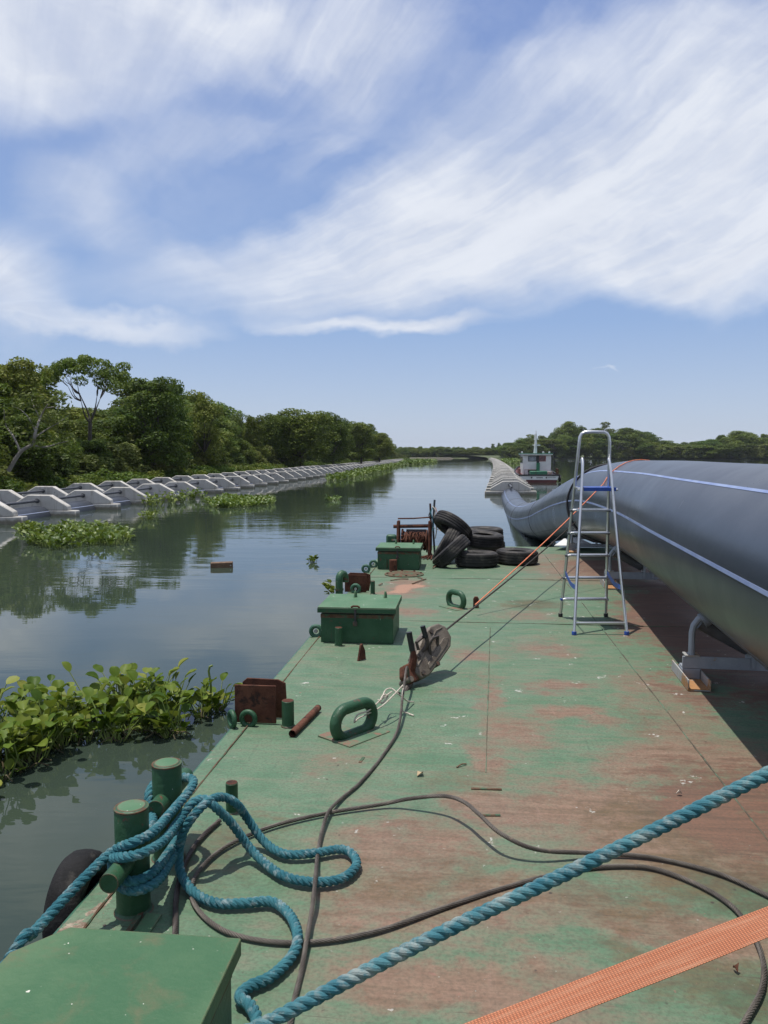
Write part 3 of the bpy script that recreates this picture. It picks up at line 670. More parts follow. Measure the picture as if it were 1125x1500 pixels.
MB().tube([PD(601,992,yv),PD(604,975,yv),PD(606,963,yv),PD(605,953,yv)],[.030,.036,.034,.022],10,flat=.75).build('lever_socket', M['rust'], puller)
MB().tube([PD(605,958,yv),PD(603.5,950,yv)],.018,12).build('forward_lever', M['iron'], puller)
MB().tube([PD(604,953,yv),PD(599,926,yv)],.0205,14).build('grip', M['black'], puller)
MB().tube([PD(617,956,5.47),PD(624,947,5.48),PD(626,940,5.48),PD(624,931,5.48)],.015,10).build('reverse_lever', M['iron'], puller)
MB().tube([PD(624,934,5.48),PD(619,917,5.48)],.0185,14).build('grip', M['black'], puller)
MB().tube([PD(613,952,5.42),PD(610,941,5.42),PD(621,932,5.5),PD(623,932,5.5)],.011,10).build('release_handle', M['iron'], puller)
MB().tube([PD(630,960,5.5),PD(628,942,5.5),PD(633,935,5.52),PD(641,932,5.58),PD(640,950,5.58)],.013,10).build('carrying_handle', M['iron'], puller)
tb().tube([(-.03,-.055,0),(-.09,-.075,0),(-.15,-.085,.006),(-.175,-.075,.02),(-.165,-.055,.03)],[.02,.017,.015,.012,.008],10).build('hook', M['iron'], puller)
tb().cyl((-.05,-.035,-.05),(-.05,-.035,.05),.018,12).build('anchor_pin', M['alloy'], puller)
# white lashing cord between the puller's hook and the mooring eye
def W(*q): return P(*q)
ec = P(537,1050,.12)
cord = MB()
hk = TM @ (Vector((-.15,-.085,.0))*s_)
rope_mb(cord, [W(574,1013,.15), W(556,1027,.13), W(540,1041,.125), W(524,1047,.12), W(519,1058,.08), W(526,1052,.06), W(540,1045,.10), W(560,1034,.12), W(579,1016,.15), W(590,1004,.15)], .0055, 3, .03, 5, .006)
rope_mb(cord, [W(560,1022,.145), W(565,1011,.15), W(574,1009,.155), W(585,1018,.12), W(597,1027,.05), W(606,1028,.012)], .0055, 3, .03, 5, .006)
rope_mb(cord, [W(590,1008,.14), W(588,1025,.09), W(590,1041,.03), W(598,1045,.012), W(606,1048,.008)], .0055, 3, .03, 5, .006)
rope_mb(cord, [W(557,1026,.14), W(562,1018,.15), W(568,1020,.13), W(560,1030,.11), W(554,1025,.13)], .0065, 3, .03, 5, .006)
tag(cord.build('lashing_rope', M['cord']), 'knotted off-white cord tying the wire puller to the oval mooring eye', 'cord')

# ------------------------------------------------------------------ the big pipe
PY = math.atan((743-CX)/FPX)
pd_ = Vector((sin(PY), cos(PY), 0)); pn = Vector((cos(PY), -sin(PY), 0))
PR = .60; PZ = .936
def straight(y): return Vector((1.745/cos(PY)+y*math.tan(PY), y, PZ))
pc = [straight(y) for y in (-9,-6,-3,0,3,6,8.6)] + [Vector((3.42,11.4,.885)), Vector((3.78,14.6,.62)), Vector((4.16,18,.24)), Vector((4.52,21.5,-.17)), Vector((5.0,26.5,-.62)), Vector((5.75,33,-.95)), Vector((6.9,42,-1.08))]
ROWR = lambda y: 7.75+.148*(y-48)-.00004*(y-48)**2
PWZ = WATER-.19
pc += [Vector((ROWR(y),y,PWZ)) for y in (52,75,110,160,230,320,430)]
ppath = spline(pc, .35)
cut = next(i for i,p_ in enumerate(ppath) if p_.y > 60)
near_path = ppath[:cut+1]
pipe = thing('discharge_pipe', 'huge black plastic pipe with blue stripes along the barge, curving down into the river', 'pipe', straight(5)*1.0)
pipe.location = (0,0,0)
MB().tube(near_path, PR, 72, cap=True).build('pipe_wall', M['pipe'], pipe, fix=False)
def frame_at(path, i):
    a = path[max(i-1,0)]; b_ = path[min(i+1,len(path)-1)]; T = (b_-a).normalized(); N = T.cross(Vector((0,0,1))).normalized(); return path[i], N, N.cross(T).normalized()
def strip(path, ang, wid, r, mat, parent, name, i0=0, i1=None, th=.003):
    mb = MB(); i1 = i1 or len(path); vs = []; fs = []
    for i in range(i0, i1):
        c_, N, U = frame_at(path, i)
        for da, rr in ((-wid/2/r, r-.004),(-wid/2/r, r+th),(wid/2/r, r+th),(wid/2/r, r-.004)):
            a = ang+da; vs.append(tuple(c_+(N*cos(a)+U*sin(a))*rr))
    n = i1-i0
    for i in range(n-1):
        for k in range(3): fs.append((i*4+k,i*4+k+1,(i+1)*4+k+1,(i+1)*4+k))
    return mb.add(vs, fs).build(name, mat, parent)
for ang in (129,175.5,221): strip(near_path, R(ang), .022 if ang != 221 else .014, PR, M['stripe'] if ang != 221 else M['pipe_far'], pipe, 'blue_stripe', th=.0025)  # lowest stripe is thin and dark: underside shade put into its colour
def hoop(path, y, r, tr, mat, name, parent, n=64, tilt=0.0):
    i = min(range(len(path)), key=lambda k: abs(path[k].y-y)); c_, N, U = frame_at(path, i); T = N.cross(U)
    return MB().tube([c_+(N*cos(2*PI*k/n)+U*sin(2*PI*k/n))*r - T*tilt*cos(2*PI*k/n-PI) for k in range(n)], tr, 8, closed=True).build(name, mat, parent)
for y in (20.6, 28.5, 36): hoop(near_path, y, PR-.004, .014, M['dark_steel'], 'weld_bead', pipe)
# a pale chalk tick and scuffs
def scuff(p0, ang, y, ln_, wd, yaw, mat):
    i = min(range(len(near_path)), key=lambda k: abs(near_path[k].y-y)); c_, N, U = frame_at(near_path, i); rad = N*cos(R(ang))+U*sin(R(ang)); T = U.cross(N); tan_ = rad.cross(T)
    d_ = (T*cos(yaw)+tan_*sin(yaw)); e = d_.cross(rad); q_ = c_+rad*(PR+.001)
    mb = MB(); vs = []
    for k in range(7):
        s = (k/6-.5)*ln_
        for sgn in (-1,1):
            pt = q_+d_*s+e*wd*sgn*.5; off = (pt-c_); off -= T*off.dot(T); pt += off.normalized()*(PR+.0015-off.length); vs.append(tuple(pt))
    vs += [tuple(Vector(v_)-rad*.004) for v_ in vs]
    fs = [(2*k,2*k+1,2*k+3,2*k+2) for k in range(6)]+[(14+2*k+1,14+2*k,14+2*k+2,14+2*k+3) for k in range(6)]
    mb.add(vs, fs).build('chalk_mark', mat, pipe, smooth=0)
scuff(None, 103, 3.4, .10, .006, R(62), M['cord'])
scuff(None, 150, 5.6, .05, .006, R(80), M['grey_steel']); scuff(None, 148, 5.66, .05, .006, R(95), M['grey_steel'])

# wire sling round the pipe
sl = hoop(near_path, 12.0, PR+.016, .016, M['boat_dark'], 'wire_sling', None, tilt=.35)
tag(sl, 'black wire sling looped round the big pipe behind the ladder', 'sling')
i12 = min(range(len(near_path)), key=lambda k: abs(near_path[k].y-11.9)); c12, N12, U12 = frame_at(near_path, i12)
anch = c12+(N12*cos(R(206))+U12*sin(R(206)))*(PR+.03)
wire_end = TM @ (Vector((.435,.07,0))*s_)
tag(rope_mb(MB(), [wire_end, wire_end.lerp(anch,.33)-Vector((0,0,.02)), wire_end.lerp(anch,.66)-Vector((0,0,.02)), anch], .0085, 6, .12, 5, .02).build('taut_wire', M['wire_dark']), 'taut dark wire running from the wire puller to the sling round the pipe', 'wire')
# orange line from the lug up over the pipe
i9 = min(range(len(near_path)), key=lambda k: abs(near_path[k].y-9.6)); c9, N9, U9 = frame_at(near_path, i9); T9 = U9.cross(N9)
lg = P(696,886,.11)
arc = [c9+(N9*cos(R(a))+U9*sin(R(a)))*(PR+.010)+T9*((150-a)*.006) for a in range(150,-30,-10)]
tag(MB().tube([lg]+[lg.lerp(arc[0],k/6)-Vector((0,0,.03*sin(PI*k/6))) for k in range(1,6)]+arc, .0060, 8).build('orange_line', M['orange']), 'thin orange line stretched from a deck lug up over the big pipe', 'line')

# ------------------------------------------------------------------ pipe saddles with rollers
def make_saddle():
    t_ = thing('pipe_saddle', '', 'pipe support')
    for sx in (-.46,.46):
        c_ = MB().box(sx-.075,sx+.075,-.30,.24,0,.009).box(sx-.075,sx-.065,-.30,.24,.0095,.075).box(sx+.065,sx+.075,-.30,.24,.0095,.075).build('foot_channel', M['channel'], t_, bevel=.002)
        MB().box(sx-.064,sx+.064,-.30,.24,.010,.014).build('rusty_inside', M['rust_orange'], c_)
        MB().box(sx-.062,sx+.062,-.05,.07,.014,.088).build('pad', M['grey_steel'], c_, bevel=.004)
    MB().box(-.52,.52,-.05,-.035,.09,.175).box(-.52,.52,-.034,.05,.0905,.102).build('cross_beam', M['grey_steel'], t_, bevel=.003)
    for sg in (-1,1):
        p_ = MB().tube([(sg*.455,-.02,.15),(sg*.455,-.02,.34),(sg*.445,-.02,.39),(sg*.415,-.02,.435),(sg*.375,-.02,.465)],.030,10,flat=.75).build('bent_post', M['grey_steel'], t_)
        MB().box(sg*.455-.05,sg*.455+.05,-.06,.04,.1755,.186).build('base_plate', M['channel'], p_, bevel=.002)
        MB().cyl((sg*.39,-.02,.425),(sg*.35,-.02,.455),.055,14).build('end_cap', M['grey_steel'], p_)
        MB().tube([(sg*.39,.03,.415),(sg*.06,.03,.24)],.062,20).build('roller', M['dark_steel'], t_)
        MB().box(sg*.05-.012,sg*.05+.012,-.06,.10,.103,.27).build('bearing_bracket', M['grey_steel'], t_, bevel=.003)
    return t_
sd0 = make_saddle()
for k,(y,lb) in enumerate(((5.43,'grey steel pipe saddle on channel feet nearest the camera, under the pipe'),(9.45,'grey steel pipe saddle in the pipe shadow behind the ladder, middle one of three'),(12.95,'grey steel pipe saddle at the far edge of the deck beside the white plate'))):
    s = sd0 if k == 0 else copy_tree(sd0)
    i = min(range(len(near_path)), key=lambda k_: abs(near_path[k_].y-y)); c_ = near_path[i]
    s.location = (c_.x,y,0.004); s.rotation_euler = (0,0,-PY); tag(s, lb, 'pipe support', 'saddles under the big pipe')
    if k == 2: s.scale = (1,1,.72)
a = P(812,800,.02); 
tri = MB().add([tuple(PD(812,799,13.1)),tuple(PD(872,799,13.0)),tuple(PD(846,787,13.5)),tuple(PD(826,789,13.6))]+[tuple(Vector(PD(u,v,y))-Vector((0,0,.02))) for u,v,y in ((812,799,13.1),(872,799,13.0),(846,787,13.5),(826,789,13.6))],[(0,1,2,3),(7,6,5,4),(0,4,5,1),(1,5,6,2),(2,6,7,3),(3,7,4,0)]).build('steel_plate', M['white_paint'])
tag(tri, 'pale bluish white steel plate lying at the far edge of the deck under the pipe', 'plate')

# ------------------------------------------------------------------ step ladder
lad = thing('step_ladder', 'tall aluminium step ladder with blue platform standing open on the deck beside the pipe', 'ladder', P(870,915,0))
lo = Vector(lad.location)
def LP(x, y, z): return Vector((x,y,z))-lo
nl = [P(841,930), P(918,930)]; fl = [P(821,903), P(887.5,903)]
nt = [PD(854,674,7.27), PD(893,674,7.27)]
for k in (0,1):
    q_ = nt[k]; f0 = nl[k]
    pts = [f0+Vector((0,0,.02)), f0.lerp(q_,.5), f0.lerp(q_,.94), f0.lerp(q_,.985)+Vector((0,.012,0)), q_+Vector((0,.035,.012))]
    lg_ = MB().tube([p_-lo for p_ in pts], .0185, 14, flat=.72).build('front_leg', M['alu'], lad)
    MB().lathe([(.017,0),(.022,.002),(.022,.022),(.020,.032),(.001,.032)],16).build('foot', M['blue_plastic'], lg_).location = f0-lo
a, b_ = nl[0].lerp(nt[0],.065)-lo, nl[1].lerp(nt[1],.065)-lo
MB().tube([a,b_],.012,10).build('stretcher', M['alu'], lad)
ht = [PD(848.5,648,7.36), PD(893,648,7.36)]; tp = [PD(849.5,640,7.36), PD(857,633,7.36), PD(885,633,7.36), PD(892,640,7.36)]
frame = [fl[0]+Vector((0,0,.015)), fl[0].lerp(ht[0],.5), fl[0].lerp(ht[0],.9), ht[0], tp[0], PD(852,635.5,7.36), tp[1], PD(870,632.5,7.36), tp[2], PD(889.5,635.5,7.36), tp[3], ht[1], fl[1].lerp(ht[1],.9), fl[1].lerp(ht[1],.5), fl[1]+Vector((0,0,.015))]
rf = MB().tube([p_-lo for p_ in frame], .0150, 12, up0=(0,1,0)).build('rung_frame', M['alu'], lad)
for k in (0,1):
    MB().lathe([(.016,0),(.022,.002),(.022,.03),(.001,.045)],16).build('foot', M['black'], rf).location = fl[k]-lo
def on_frame(k, v):      # point of the rung frame seen at photo row v
    lo_, hi_ = 0.0, 1.0
    for _ in range(40):
        m_ = (lo_+hi_)/2; p_ = fl[k].lerp(ht[k], m_); d_ = Vector((p_.x,p_.y,p_.z-EYE))
        yc = d_.y*sin(PITCH)+d_.z*cos(PITCH); zc = d_.y*cos(PITCH)-d_.z*sin(PITCH)
        vv = CY-FPX*yc/zc
        if vv > v: lo_ = m_
        else: hi_ = m_
    return fl[k].lerp(ht[k], lo_)
for v in (877,846,813,780.5,747):
    a, b_ = on_frame(0,v)-lo, on_frame(1,v)-lo
    rg = MB().box(a.x-.006,b_.x+.006,a.y-.055,a.y+.03,a.z-.008,a.z+.010).build('rung', M['alu'], lad, bevel=.004)
    for q_ in (a,b_): MB().box(q_.x-.019,q_.x+.019,q_.y-.022,q_.y+.022,q_.z-.016,q_.z+.004).build('rung_clip', M['blue_plastic' if v > 870 else 'dark_steel'], rg, bevel=.003)
a, b_ = on_frame(0,714)-lo, on_frame(1,714)-lo
pf = MB().box(a.x,b_.x,a.y-.22,a.y+.03,a.z-.012,a.z+.006).build('platform', M['alu'], lad, bevel=.004)
MB().box(a.x+.03,b_.x+.002,a.y-.238,a.y-.2205,a.z-.024,a.z+.010).box(a.x+.03,b_.x+.002,a.y-.2200,a.y+.02,a.z+.0065,a.z+.011).build('platform_trim', M['blue_plastic'], pf, bevel=.004)
MB().tube([a+Vector((-.02,-.20,-.012)), b_+Vector((.025,-.20,-.012))],.012,8).build('support_bar', M['alu'], pf)
for k in (0,1):
    a = on_frame(k,838)-lo; q_ = nl[k].lerp(nt[k],.26)-lo; m_ = (a+q_)/2+Vector((0,0,-.035))
    pts = spline([a,m_,q_],.05); mb = MB(); vs = []; fs = []
    for p_ in pts: vs += [(p_.x-.001,p_.y,p_.z-.022),(p_.x-.001,p_.y,p_.z+.022),(p_.x+.0012,p_.y,p_.z+.022),(p_.x+.0012,p_.y,p_.z-.022)]
    for i in range(len(pts)-1):
        for j in range(4): fs.append((i*4+j,i*4+(j+1)%4,i*4+4+(j+1)%4,i*4+4+j))
    fs += [(0,1,2,3),tuple(len(vs)-4+j for j in (3,2,1,0))]
    mb.add(vs,fs).build('spreader_strap', M['blue_plastic'], lad)

# ------------------------------------------------------------------ hand winch, cement block
wp = Vector((PD(606,815,12.25).x,12.25,0))
wn = thing('hand_winch', 'rusty hand winch with coiled wire and upright levers behind the far hatch box', 'winch', wp, YAW)
for sx in (-.24,.25):
    f_ = MB().tube([(sx,-.2,0),(sx,-.06,.56),(sx,.06,.56),(sx,.2,0)],.022,8).build('side_frame', M['rust'], wn)
    MB().box(sx-.012,sx+.012,-.15,.15,.20,.27).build('bearing_plate', M['rust'], f_, bevel=.003)
    MB().box(sx-.03,sx+.03,-.24,.24,0,.03).build('base_rail', M['rust'], f_, bevel=.003)
MB().tube([(-.25,0,.60),(0,0,.605),(.26,0,.625)],.011,8).build('top_rod', M['rust'], wn)
MB().tube([(-.32,0,.475),(.26,0,.49)],.028,12).build('axle', M['rust'], wn)
MB().box(-.13,.19,.16,.18,.14,.42).build('back_plate', M['dark_steel'], wn, bevel=.003)
dr = MB().cyl((-.17,0,.25),(.22,0,.25),.09,20).build('drum', M['rust'], wn)
gr = MB(); gv = []
for k in range(36):
    a = 2*PI*k/36; rr = .19 if k%2 else .165
    gv.append((rr*cos(a), .25+rr*sin(a)))
gr.prism(gv, -.19,-.165,'x').build('gear_wheel', M['rust'], dr)
MB().mat(Matrix.Translation((.20,0,.25)) @ Matrix.Rotation(PI/2,4,'Y')).lathe([(.001,0),(.18,0),(.18,.015),(.001,.015)],28).build('drum_flange', M['rust'], dr)
cw = MB(); rnd = random.Random(3)
pts = []
for k in range(420):
    a = k*.42; x = -.14+.33*(.5+.5*sin(k*.021*2.3))
    rr = .105+.045*(k/420)+rnd.uniform(-.012,.012); pts.append((x+rnd.uniform(-.02,.02), rr*cos(a), .25+rr*sin(a)))
cw.tube(pts,.0085,5)
for k in range(10):
    a0 = rnd.uniform(.2,2.6); x = rnd.uniform(-.12,.16)
    cw.tube(spline([(x,.15*cos(a0)-.0,.25+.15*sin(a0)),(x+rnd.uniform(-.1,.1),-.2,.25+rnd.uniform(-.1,.15)),(x+rnd.uniform(-.1,.1),-.16,.12+rnd.uniform(-.05,.1))],.04),.008,5)
cw.build('coiled_wire', M['rust'], dr)
MB().tube([(.33,-.02,.05),(.30,-.02,.5),(.325,-.02,.90)],.016,8).build('lever', M['dark_steel'], wn)
MB().tube([(.27,.05,.1),(.27,.02,.5),(.255,.0,.84)],.015,8).build('lever', M['rust'], wn)
MB().tube([(.25,.0,.70),(.235,.0,.66),(.25,0,.60),(.27,0,.63),(.265,0,.70),(.25,0,.71)],.008,6).build('shackle', M['dark_steel'], wn)
for (pts,mt) in (([(.29,-.03,.80),(.34,-.06,.74),(.32,-.07,.60),(.36,-.08,.46),(.34,-.08,.30)],'cord'),([(.30,-.03,.78),(.27,-.06,.70),(.31,-.07,.55),(.30,-.07,.42)],'rope'),([(.30,-.04,.47),(.36,-.07,.45),(.42,-.08,.42)],'cord'),([(.34,-.03,.78),(.37,-.05,.66),(.36,-.05,.45)],'orange')):
    MB().tube(spline(pts,.03),.012,6,flat=.4).build('tied_rag', M[mt], wn)
for k in range(5):
    MB().tube([(.05+.06*k,-.28-.03*k,.012),(.22+.02*k,-.22+.02*k,.05),(.32-.03*k,-.10,.015+.02*(k%2))],.010,6).build('loose_wire', M['rust'], wn)
a = P(581,834); b_ = P(604,834); W_ = (b_-a).length; H_ = .14; D_ = .19
cbk = MB().box(0,W_,0,D_,0,.03).box(0,W_,0,D_,H_-.03,H_).box(0,.03,0,D_,.0305,H_-.0305).box(W_-.03,W_,0,D_,.0305,H_-.0305).box(.0305,W_-.0305,D_-.03,D_,.0305,H_-.0305).build('cement_block', M['block'], bevel=.004)
cbk.location = a; cbk.rotation_euler = (0,0,YAW); tag(cbk, 'hollow grey cement block in front of the far hatch box', 'block')

# ------------------------------------------------------------------ ropes, wires, strap
blue = [Vector((-1.42,1.95,-.95)), Vector((-1.30,2.08,-.25)), PD(22,1392,2.24), PD(50,1365,2.33), PD(108,1302,2.48), PD(163,1249,2.61), PD(195,1234,2.568), PD(224,1219,2.63), PD(254,1186,2.86), PD(279,1156,3.00),
  PD(282,1142,3.08), PD(262,1138,3.13), PD(234,1142,3.10), PD(219,1160,3.02), PD(219,1182,2.97), PD(224,1204,2.86), PD(212,1222,2.735), PD(185,1238,2.745), PD(165,1262,2.67),
  PD(172,1284,2.585), PD(196,1291,2.56), PD(224,1278,2.62), PD(246,1250,2.80), PD(263,1222,3.0), PD(262,1200,3.11), PD(240,1188,3.125), PD(224,1184,3.04), PD(222,1206,2.92), PD(206,1238,2.742), PD(178,1254,2.735), PD(166,1280,2.66), PD(178,1299,2.58), PD(202,1304,2.555), PD(230,1291,2.61), PD(249,1262,2.78), PD(266,1230,2.98), PD(264,1206,3.12), PD(240,1197,3.13), PD(224,1194,3.04), PD(219,1212,2.9), PD(214,1226,2.745), PD(186,1234,2.75), PD(160,1254,2.66), PD(176,1256,2.555), PD(208,1250,2.54), PD(240,1231,2.66), PD(262,1203,2.86),
  P(282,1176,.27), P(300,1171,.275), P(315,1182,.25), P(340,1207,.16), P(365,1241,.06), P(390,1266,.028), P(418,1284,.025), P(458,1292,.025), P(500,1287,.025), P(522,1268,.025), P(516,1251,.025), P(498,1244,.025), P(458,1250,.025), P(418,1251,.025), P(388,1234,.035), P(363,1200,.12), P(347,1178,.21), P(328,1168,.25), P(308,1172,.275), P(286,1192,.25), P(268,1220,.18), P(262,1250,.10), P(266,1281,.045), P(285,1308,.026), P(318,1323,.025), P(358,1323,.025), P(398,1321,.025), P(424,1340,.025), P(436,1370,.036), P(428,1400,.025), P(398,1430,.025), P(364,1446,.025), P(351,1461,.03), P(366,1473,.03), P(377,1500,.03), P(366,1545,.03)]
tag(rope_mb(MB(), blue, .0186, 3, .070, 8, .0076).build('mooring_rope', M['rope_worn'] if False else M['rope']), 'blue twisted mooring rope wound round the two bollards with loops lying on the deck', 'rope')
big = [Vector((-1.36,1.15,-.5)), Vector((-.75,1.45,.03)), PD(290,1560,1.70), PD(400,1494,1.86), PD(640,1370,1.96), PD(880,1255,2.02), PD(1125,1133,2.08), PD(1250,1068,2.12), Vector((1.55,2.2,.86))]
big = [Vector((-.62,1.58,.0)), PD(300,1550,1.76), PD(400,1494,1.86), PD(640,1370,1.94), PD(880,1255,1.99), PD(1125,1133,2.03), PD(1220,1086,2.05), Vector((1.50,2.08,.98))]
tag(rope_mb(MB(), big, .0192, 3, .088, 10, .0075).build('tow_rope', M['rope_worn']), 'thick faded blue twisted rope stretched across the foreground towards the pipe', 'rope')
w1 = [TM @ (Vector((-.04,-.03,.02))*s_), P(596,978,.17), P(590,1020,.10), P(583,1068,.03), P(560,1108,.012), P(528,1146,.012), P(500,1170,.012), P(480,1192,.026), P(467,1240,.014), P(461,1300,.055), P(455,1345,.03), P(449,1378,.030), P(441,1425,.012), P(430,1470,.012), P(420,1530,.012)]
tag(rope_mb(MB(), w1, .0086, 6, .09, 6, .009).build('slack_wire_rope', M['wire']), 'slack brown wire rope trailing from the wire puller down the middle of the deck', 'wire rope')
w2 = [P(1170,1336,.012), P(1125,1312,.012), P(1050,1279,.012), P(960,1257,.012), P(880,1250,.02), P(790,1245,.05), P(735,1222,.09), P(702,1193,.11), P(680,1175,.11), P(650,1166,.09), P(600,1170,.05), P(560,1178,.02), P(480,1191,.012), P(400,1210,.012), P(335,1238,.012), P(296,1270,.012), P(280,1303,.012), P(292,1335,.012), P(332,1365,.012), P(400,1380,.012), P(480,1378,.012), P(560,1362,.012), P(650,1330,.012), P(740,1300,.012), P(830,1277,.012), P(900,1269,.012), P(960,1273,.012), P(1030,1300,.012), P(1080,1335,.012), P(1113,1390,.012), P(1118,1440,.012), P(1095,1490,.012), P(1060,1540,.012)]
tag(rope_mb(MB(), w2, .0090, 6, .09, 6, .009).build('coiled_wire_rope', M['wire']), 'brown steel wire rope lying in one wide loop across the worn deck', 'wire rope')
w3 = [P(322,1202,.012), P(300,1222,.012), P(281,1246,.012), P(264,1285,.012), P(258,1320,.012), P(257,1360,.012), P(255,1420,.012)]
tag(rope_mb(MB(), w3, .011, 6, .075, 5, .01).build('wire_tail', M['wire_dark']), 'dark wire end lying on the deck behind the bollards in the shade of the rope', 'wire rope')
# orange webbing strap in the foreground
sa, sb_ = PD(742,1500,1.27), PD(1125,1350,1.40); c0 = [Vector((-.52,.62,.006)), Vector((-.36,.80,.05)), sa.lerp(sb_,-.80)-Vector((0,0,.06)), sa.lerp(sb_,-.5), sa.lerp(sb_,-.2), sa, sa.lerp(sb_,.5), sb_, sa.lerp(sb_,1.7), sa.lerp(sb_,2.42)]
cp = spline(c0, .02); vs = []; fs = []; uvs = []
wd = .050; acc_ = 0
for i,p_ in enumerate(cp):
    T = (cp[min(i+1,len(cp)-1)]-cp[max(i-1,0)]).normalized(); view = (Vector((0,0,EYE))-p_).normalized(); nn = (Vector((-.08,-.42,.9))).normalized(); e = T.cross(nn).normalized(); n_ = e.cross(T).normalized()
    acc_ += .02
    for sgn, hh in ((-1,.0011),(1,.0011),(1,-.0011),(-1,-.0011)): vs.append(tuple(p_+e*wd/2*sgn+n_*hh+n_*.002*sin(i*.21)*(1 if sgn>0 else -.6))); uvs.append((acc_, .5+.5*sgn))
for i in range(len(cp)-1):
    for k in range(4): fs.append((i*4+k,i*4+(k+1)%4,i*4+4+(k+1)%4,i*4+4+k))
me = bpy.data.meshes.new('ratchet_strap'); me.from_pydata(vs,[],fs); me.shade_smooth(); me.set_sharp_from_angle(angle=R(40))
ul = me.uv_layers.new(name='UVMap')
for l_ in me.loops: ul.data[l_.index].uv = uvs[l_.vertex_index]
me.materials.append(M['webbing']); o = bpy.data.objects.new('lashing_strap', me); col.objects.link(o)
tag(o, 'frayed orange webbing strap stretched across the lower corner in front of the deck', 'strap')
# ================================================================== river and banks
w_ = MB().add([(-900,-300,WATER),(900,-300,WATER),(900,1300,WATER),(-900,1300,WATER)],[(0,1,2,3)]).build('river_water', M['water'], smooth=0, fix=False)
tag(w_, kind='structure')
ROWL = lambda y: -14.55+.105*(y-28)-.00006*(y-28)**2 + (0 if y < 290 else .00055*(y-290)**2)
BANKL = lambda y: ROWL(y)-8.2 if y < 60 else ROWL(y)-8.2-max(0,(y-60))*.004
def hnoise(x, y): return .5*sin(x*.31+1.7*sin(y*.17))+.35*sin(y*.53+x*.21)+.25*sin(x*1.1+y*.9)
def bank(name, line, offs):
    g = MB(); n = len(offs)
    for (x,y,nx_,ny_) in line:
        for (d,z) in offs: 
            px, py = x+nx_*d, y+ny_*d
            g.v.append((px+.5*hnoise(px,py)*(d<3), py, WATER-.25+z+(.22*hnoise(px,py) if z > .3 else 0)))
    for i in range(len(line)-1):
        for k in range(n-1): a = i*n+k; g.f.append((a,a+1,a+n+1,a+n))
    return tag(g.build(name, M['soil'], smooth=80), kind='structure')
bank('left_river_bank', [(BANKL(y), y, -1, 0) for y in [-60,-30]+list(range(0,420,5))], [(-3,-.6),(-.8,-.1),(.2,.32),(2,.75),(6,1.0),(15,1.2),(40,1.5),(200,2),(700,3)])
RB = lambda x: 420-.10*(x-60)
bank('right_river_bank', [(x, RB(x), 0, 1) for x in range(56,700,8)], [(-4,-.6),(-1,0),(.5,.45),(4,.9),(12,1.3),(60,2),(500,4)])
bank('far_river_bank', [(x, 520+.05*x+(90 if x < -20 else 0), 0, 1) for x in range(-500,600,20)], [(-4,-.6),(-1,0),(.5,.4),(6,.9),(30,1.4),(300,4),(2500,6)])

# ================================================================== trees
def leaf_cloud(clumps, per, size, rnd, up=.55, long=1.35, flat_=.62, shell=.55):
    """many small leaf cards on the outer part of every clump"""
    vs = []; fs = []; tint = []
    for (c, r) in clumps:
        ct = rnd.uniform(-.18,.18); n = int(per*(r*r))
        for _ in range(max(n,6)):
            d = Vector((rnd.gauss(0,1),rnd.gauss(0,1),rnd.gauss(0,1)+.35)).normalized()
            rr = r*(shell+(1.08-shell)*math.sqrt(rnd.random()))
            p = Vector(c)+Vector((d.x*rr,d.y*rr,d.z*rr*flat_))
            nn = (d*.6+Vector((rnd.gauss(0,.5),rnd.gauss(0,.5),up+rnd.gauss(0,.45)))).normalized()
            a = Vector((rnd.gauss(0,1),rnd.gauss(0,1),rnd.gauss(0,.6)-.25)); a = (a-nn*a.dot(nn)).normalized(); b_ = nn.cross(a)
            s = size*rnd.uniform(.6,1.35); l = s*long
            k = len(vs)
            vs += [tuple(p-a*l*.5), tuple(p+b_*s*.36-a*l*.05+nn*s*.08), tuple(p+a*l*.5), tuple(p-b_*s*.36+a*l*.05+nn*s*.08)]
            fs.append((k,k+1,k+2,k+3)); tint.append(min(1.2,max(0,.42+ct+rnd.gauss(0,.20))))
    return vs, fs, tint
def cards(name, data, mat, parent=None):
    vs, fs, tint = data
    me = bpy.data.meshes.new(name); me.from_pydata(vs,[],fs)
    at_ = me.attributes.new('tint','FLOAT','FACE'); at_.data.foreach_set('value', np.array(tint, dtype=np.float32))
    me.materials.append(mat); o = bpy.data.objects.new(name, me); col.objects.link(o)
    if parent: o.parent = parent
    return o
def branch_tree(mb, p0, targets, r0, rnd, sway=.5):
    for tgt in targets:
        p0v = Vector(p0); t_ = Vector(tgt); m_ = p0v.lerp(t_,.5)+Vector((rnd.uniform(-sway,sway),rnd.uniform(-sway,sway),-rnd.uniform(0,sway)))
        pts = spline([p0v,m_,t_], max(.35,(t_-p0v).length/8)); n = len(pts)
        mb.tube(pts, [r0*(1-.82*i/(n-1)) for i in range(n)], 6)
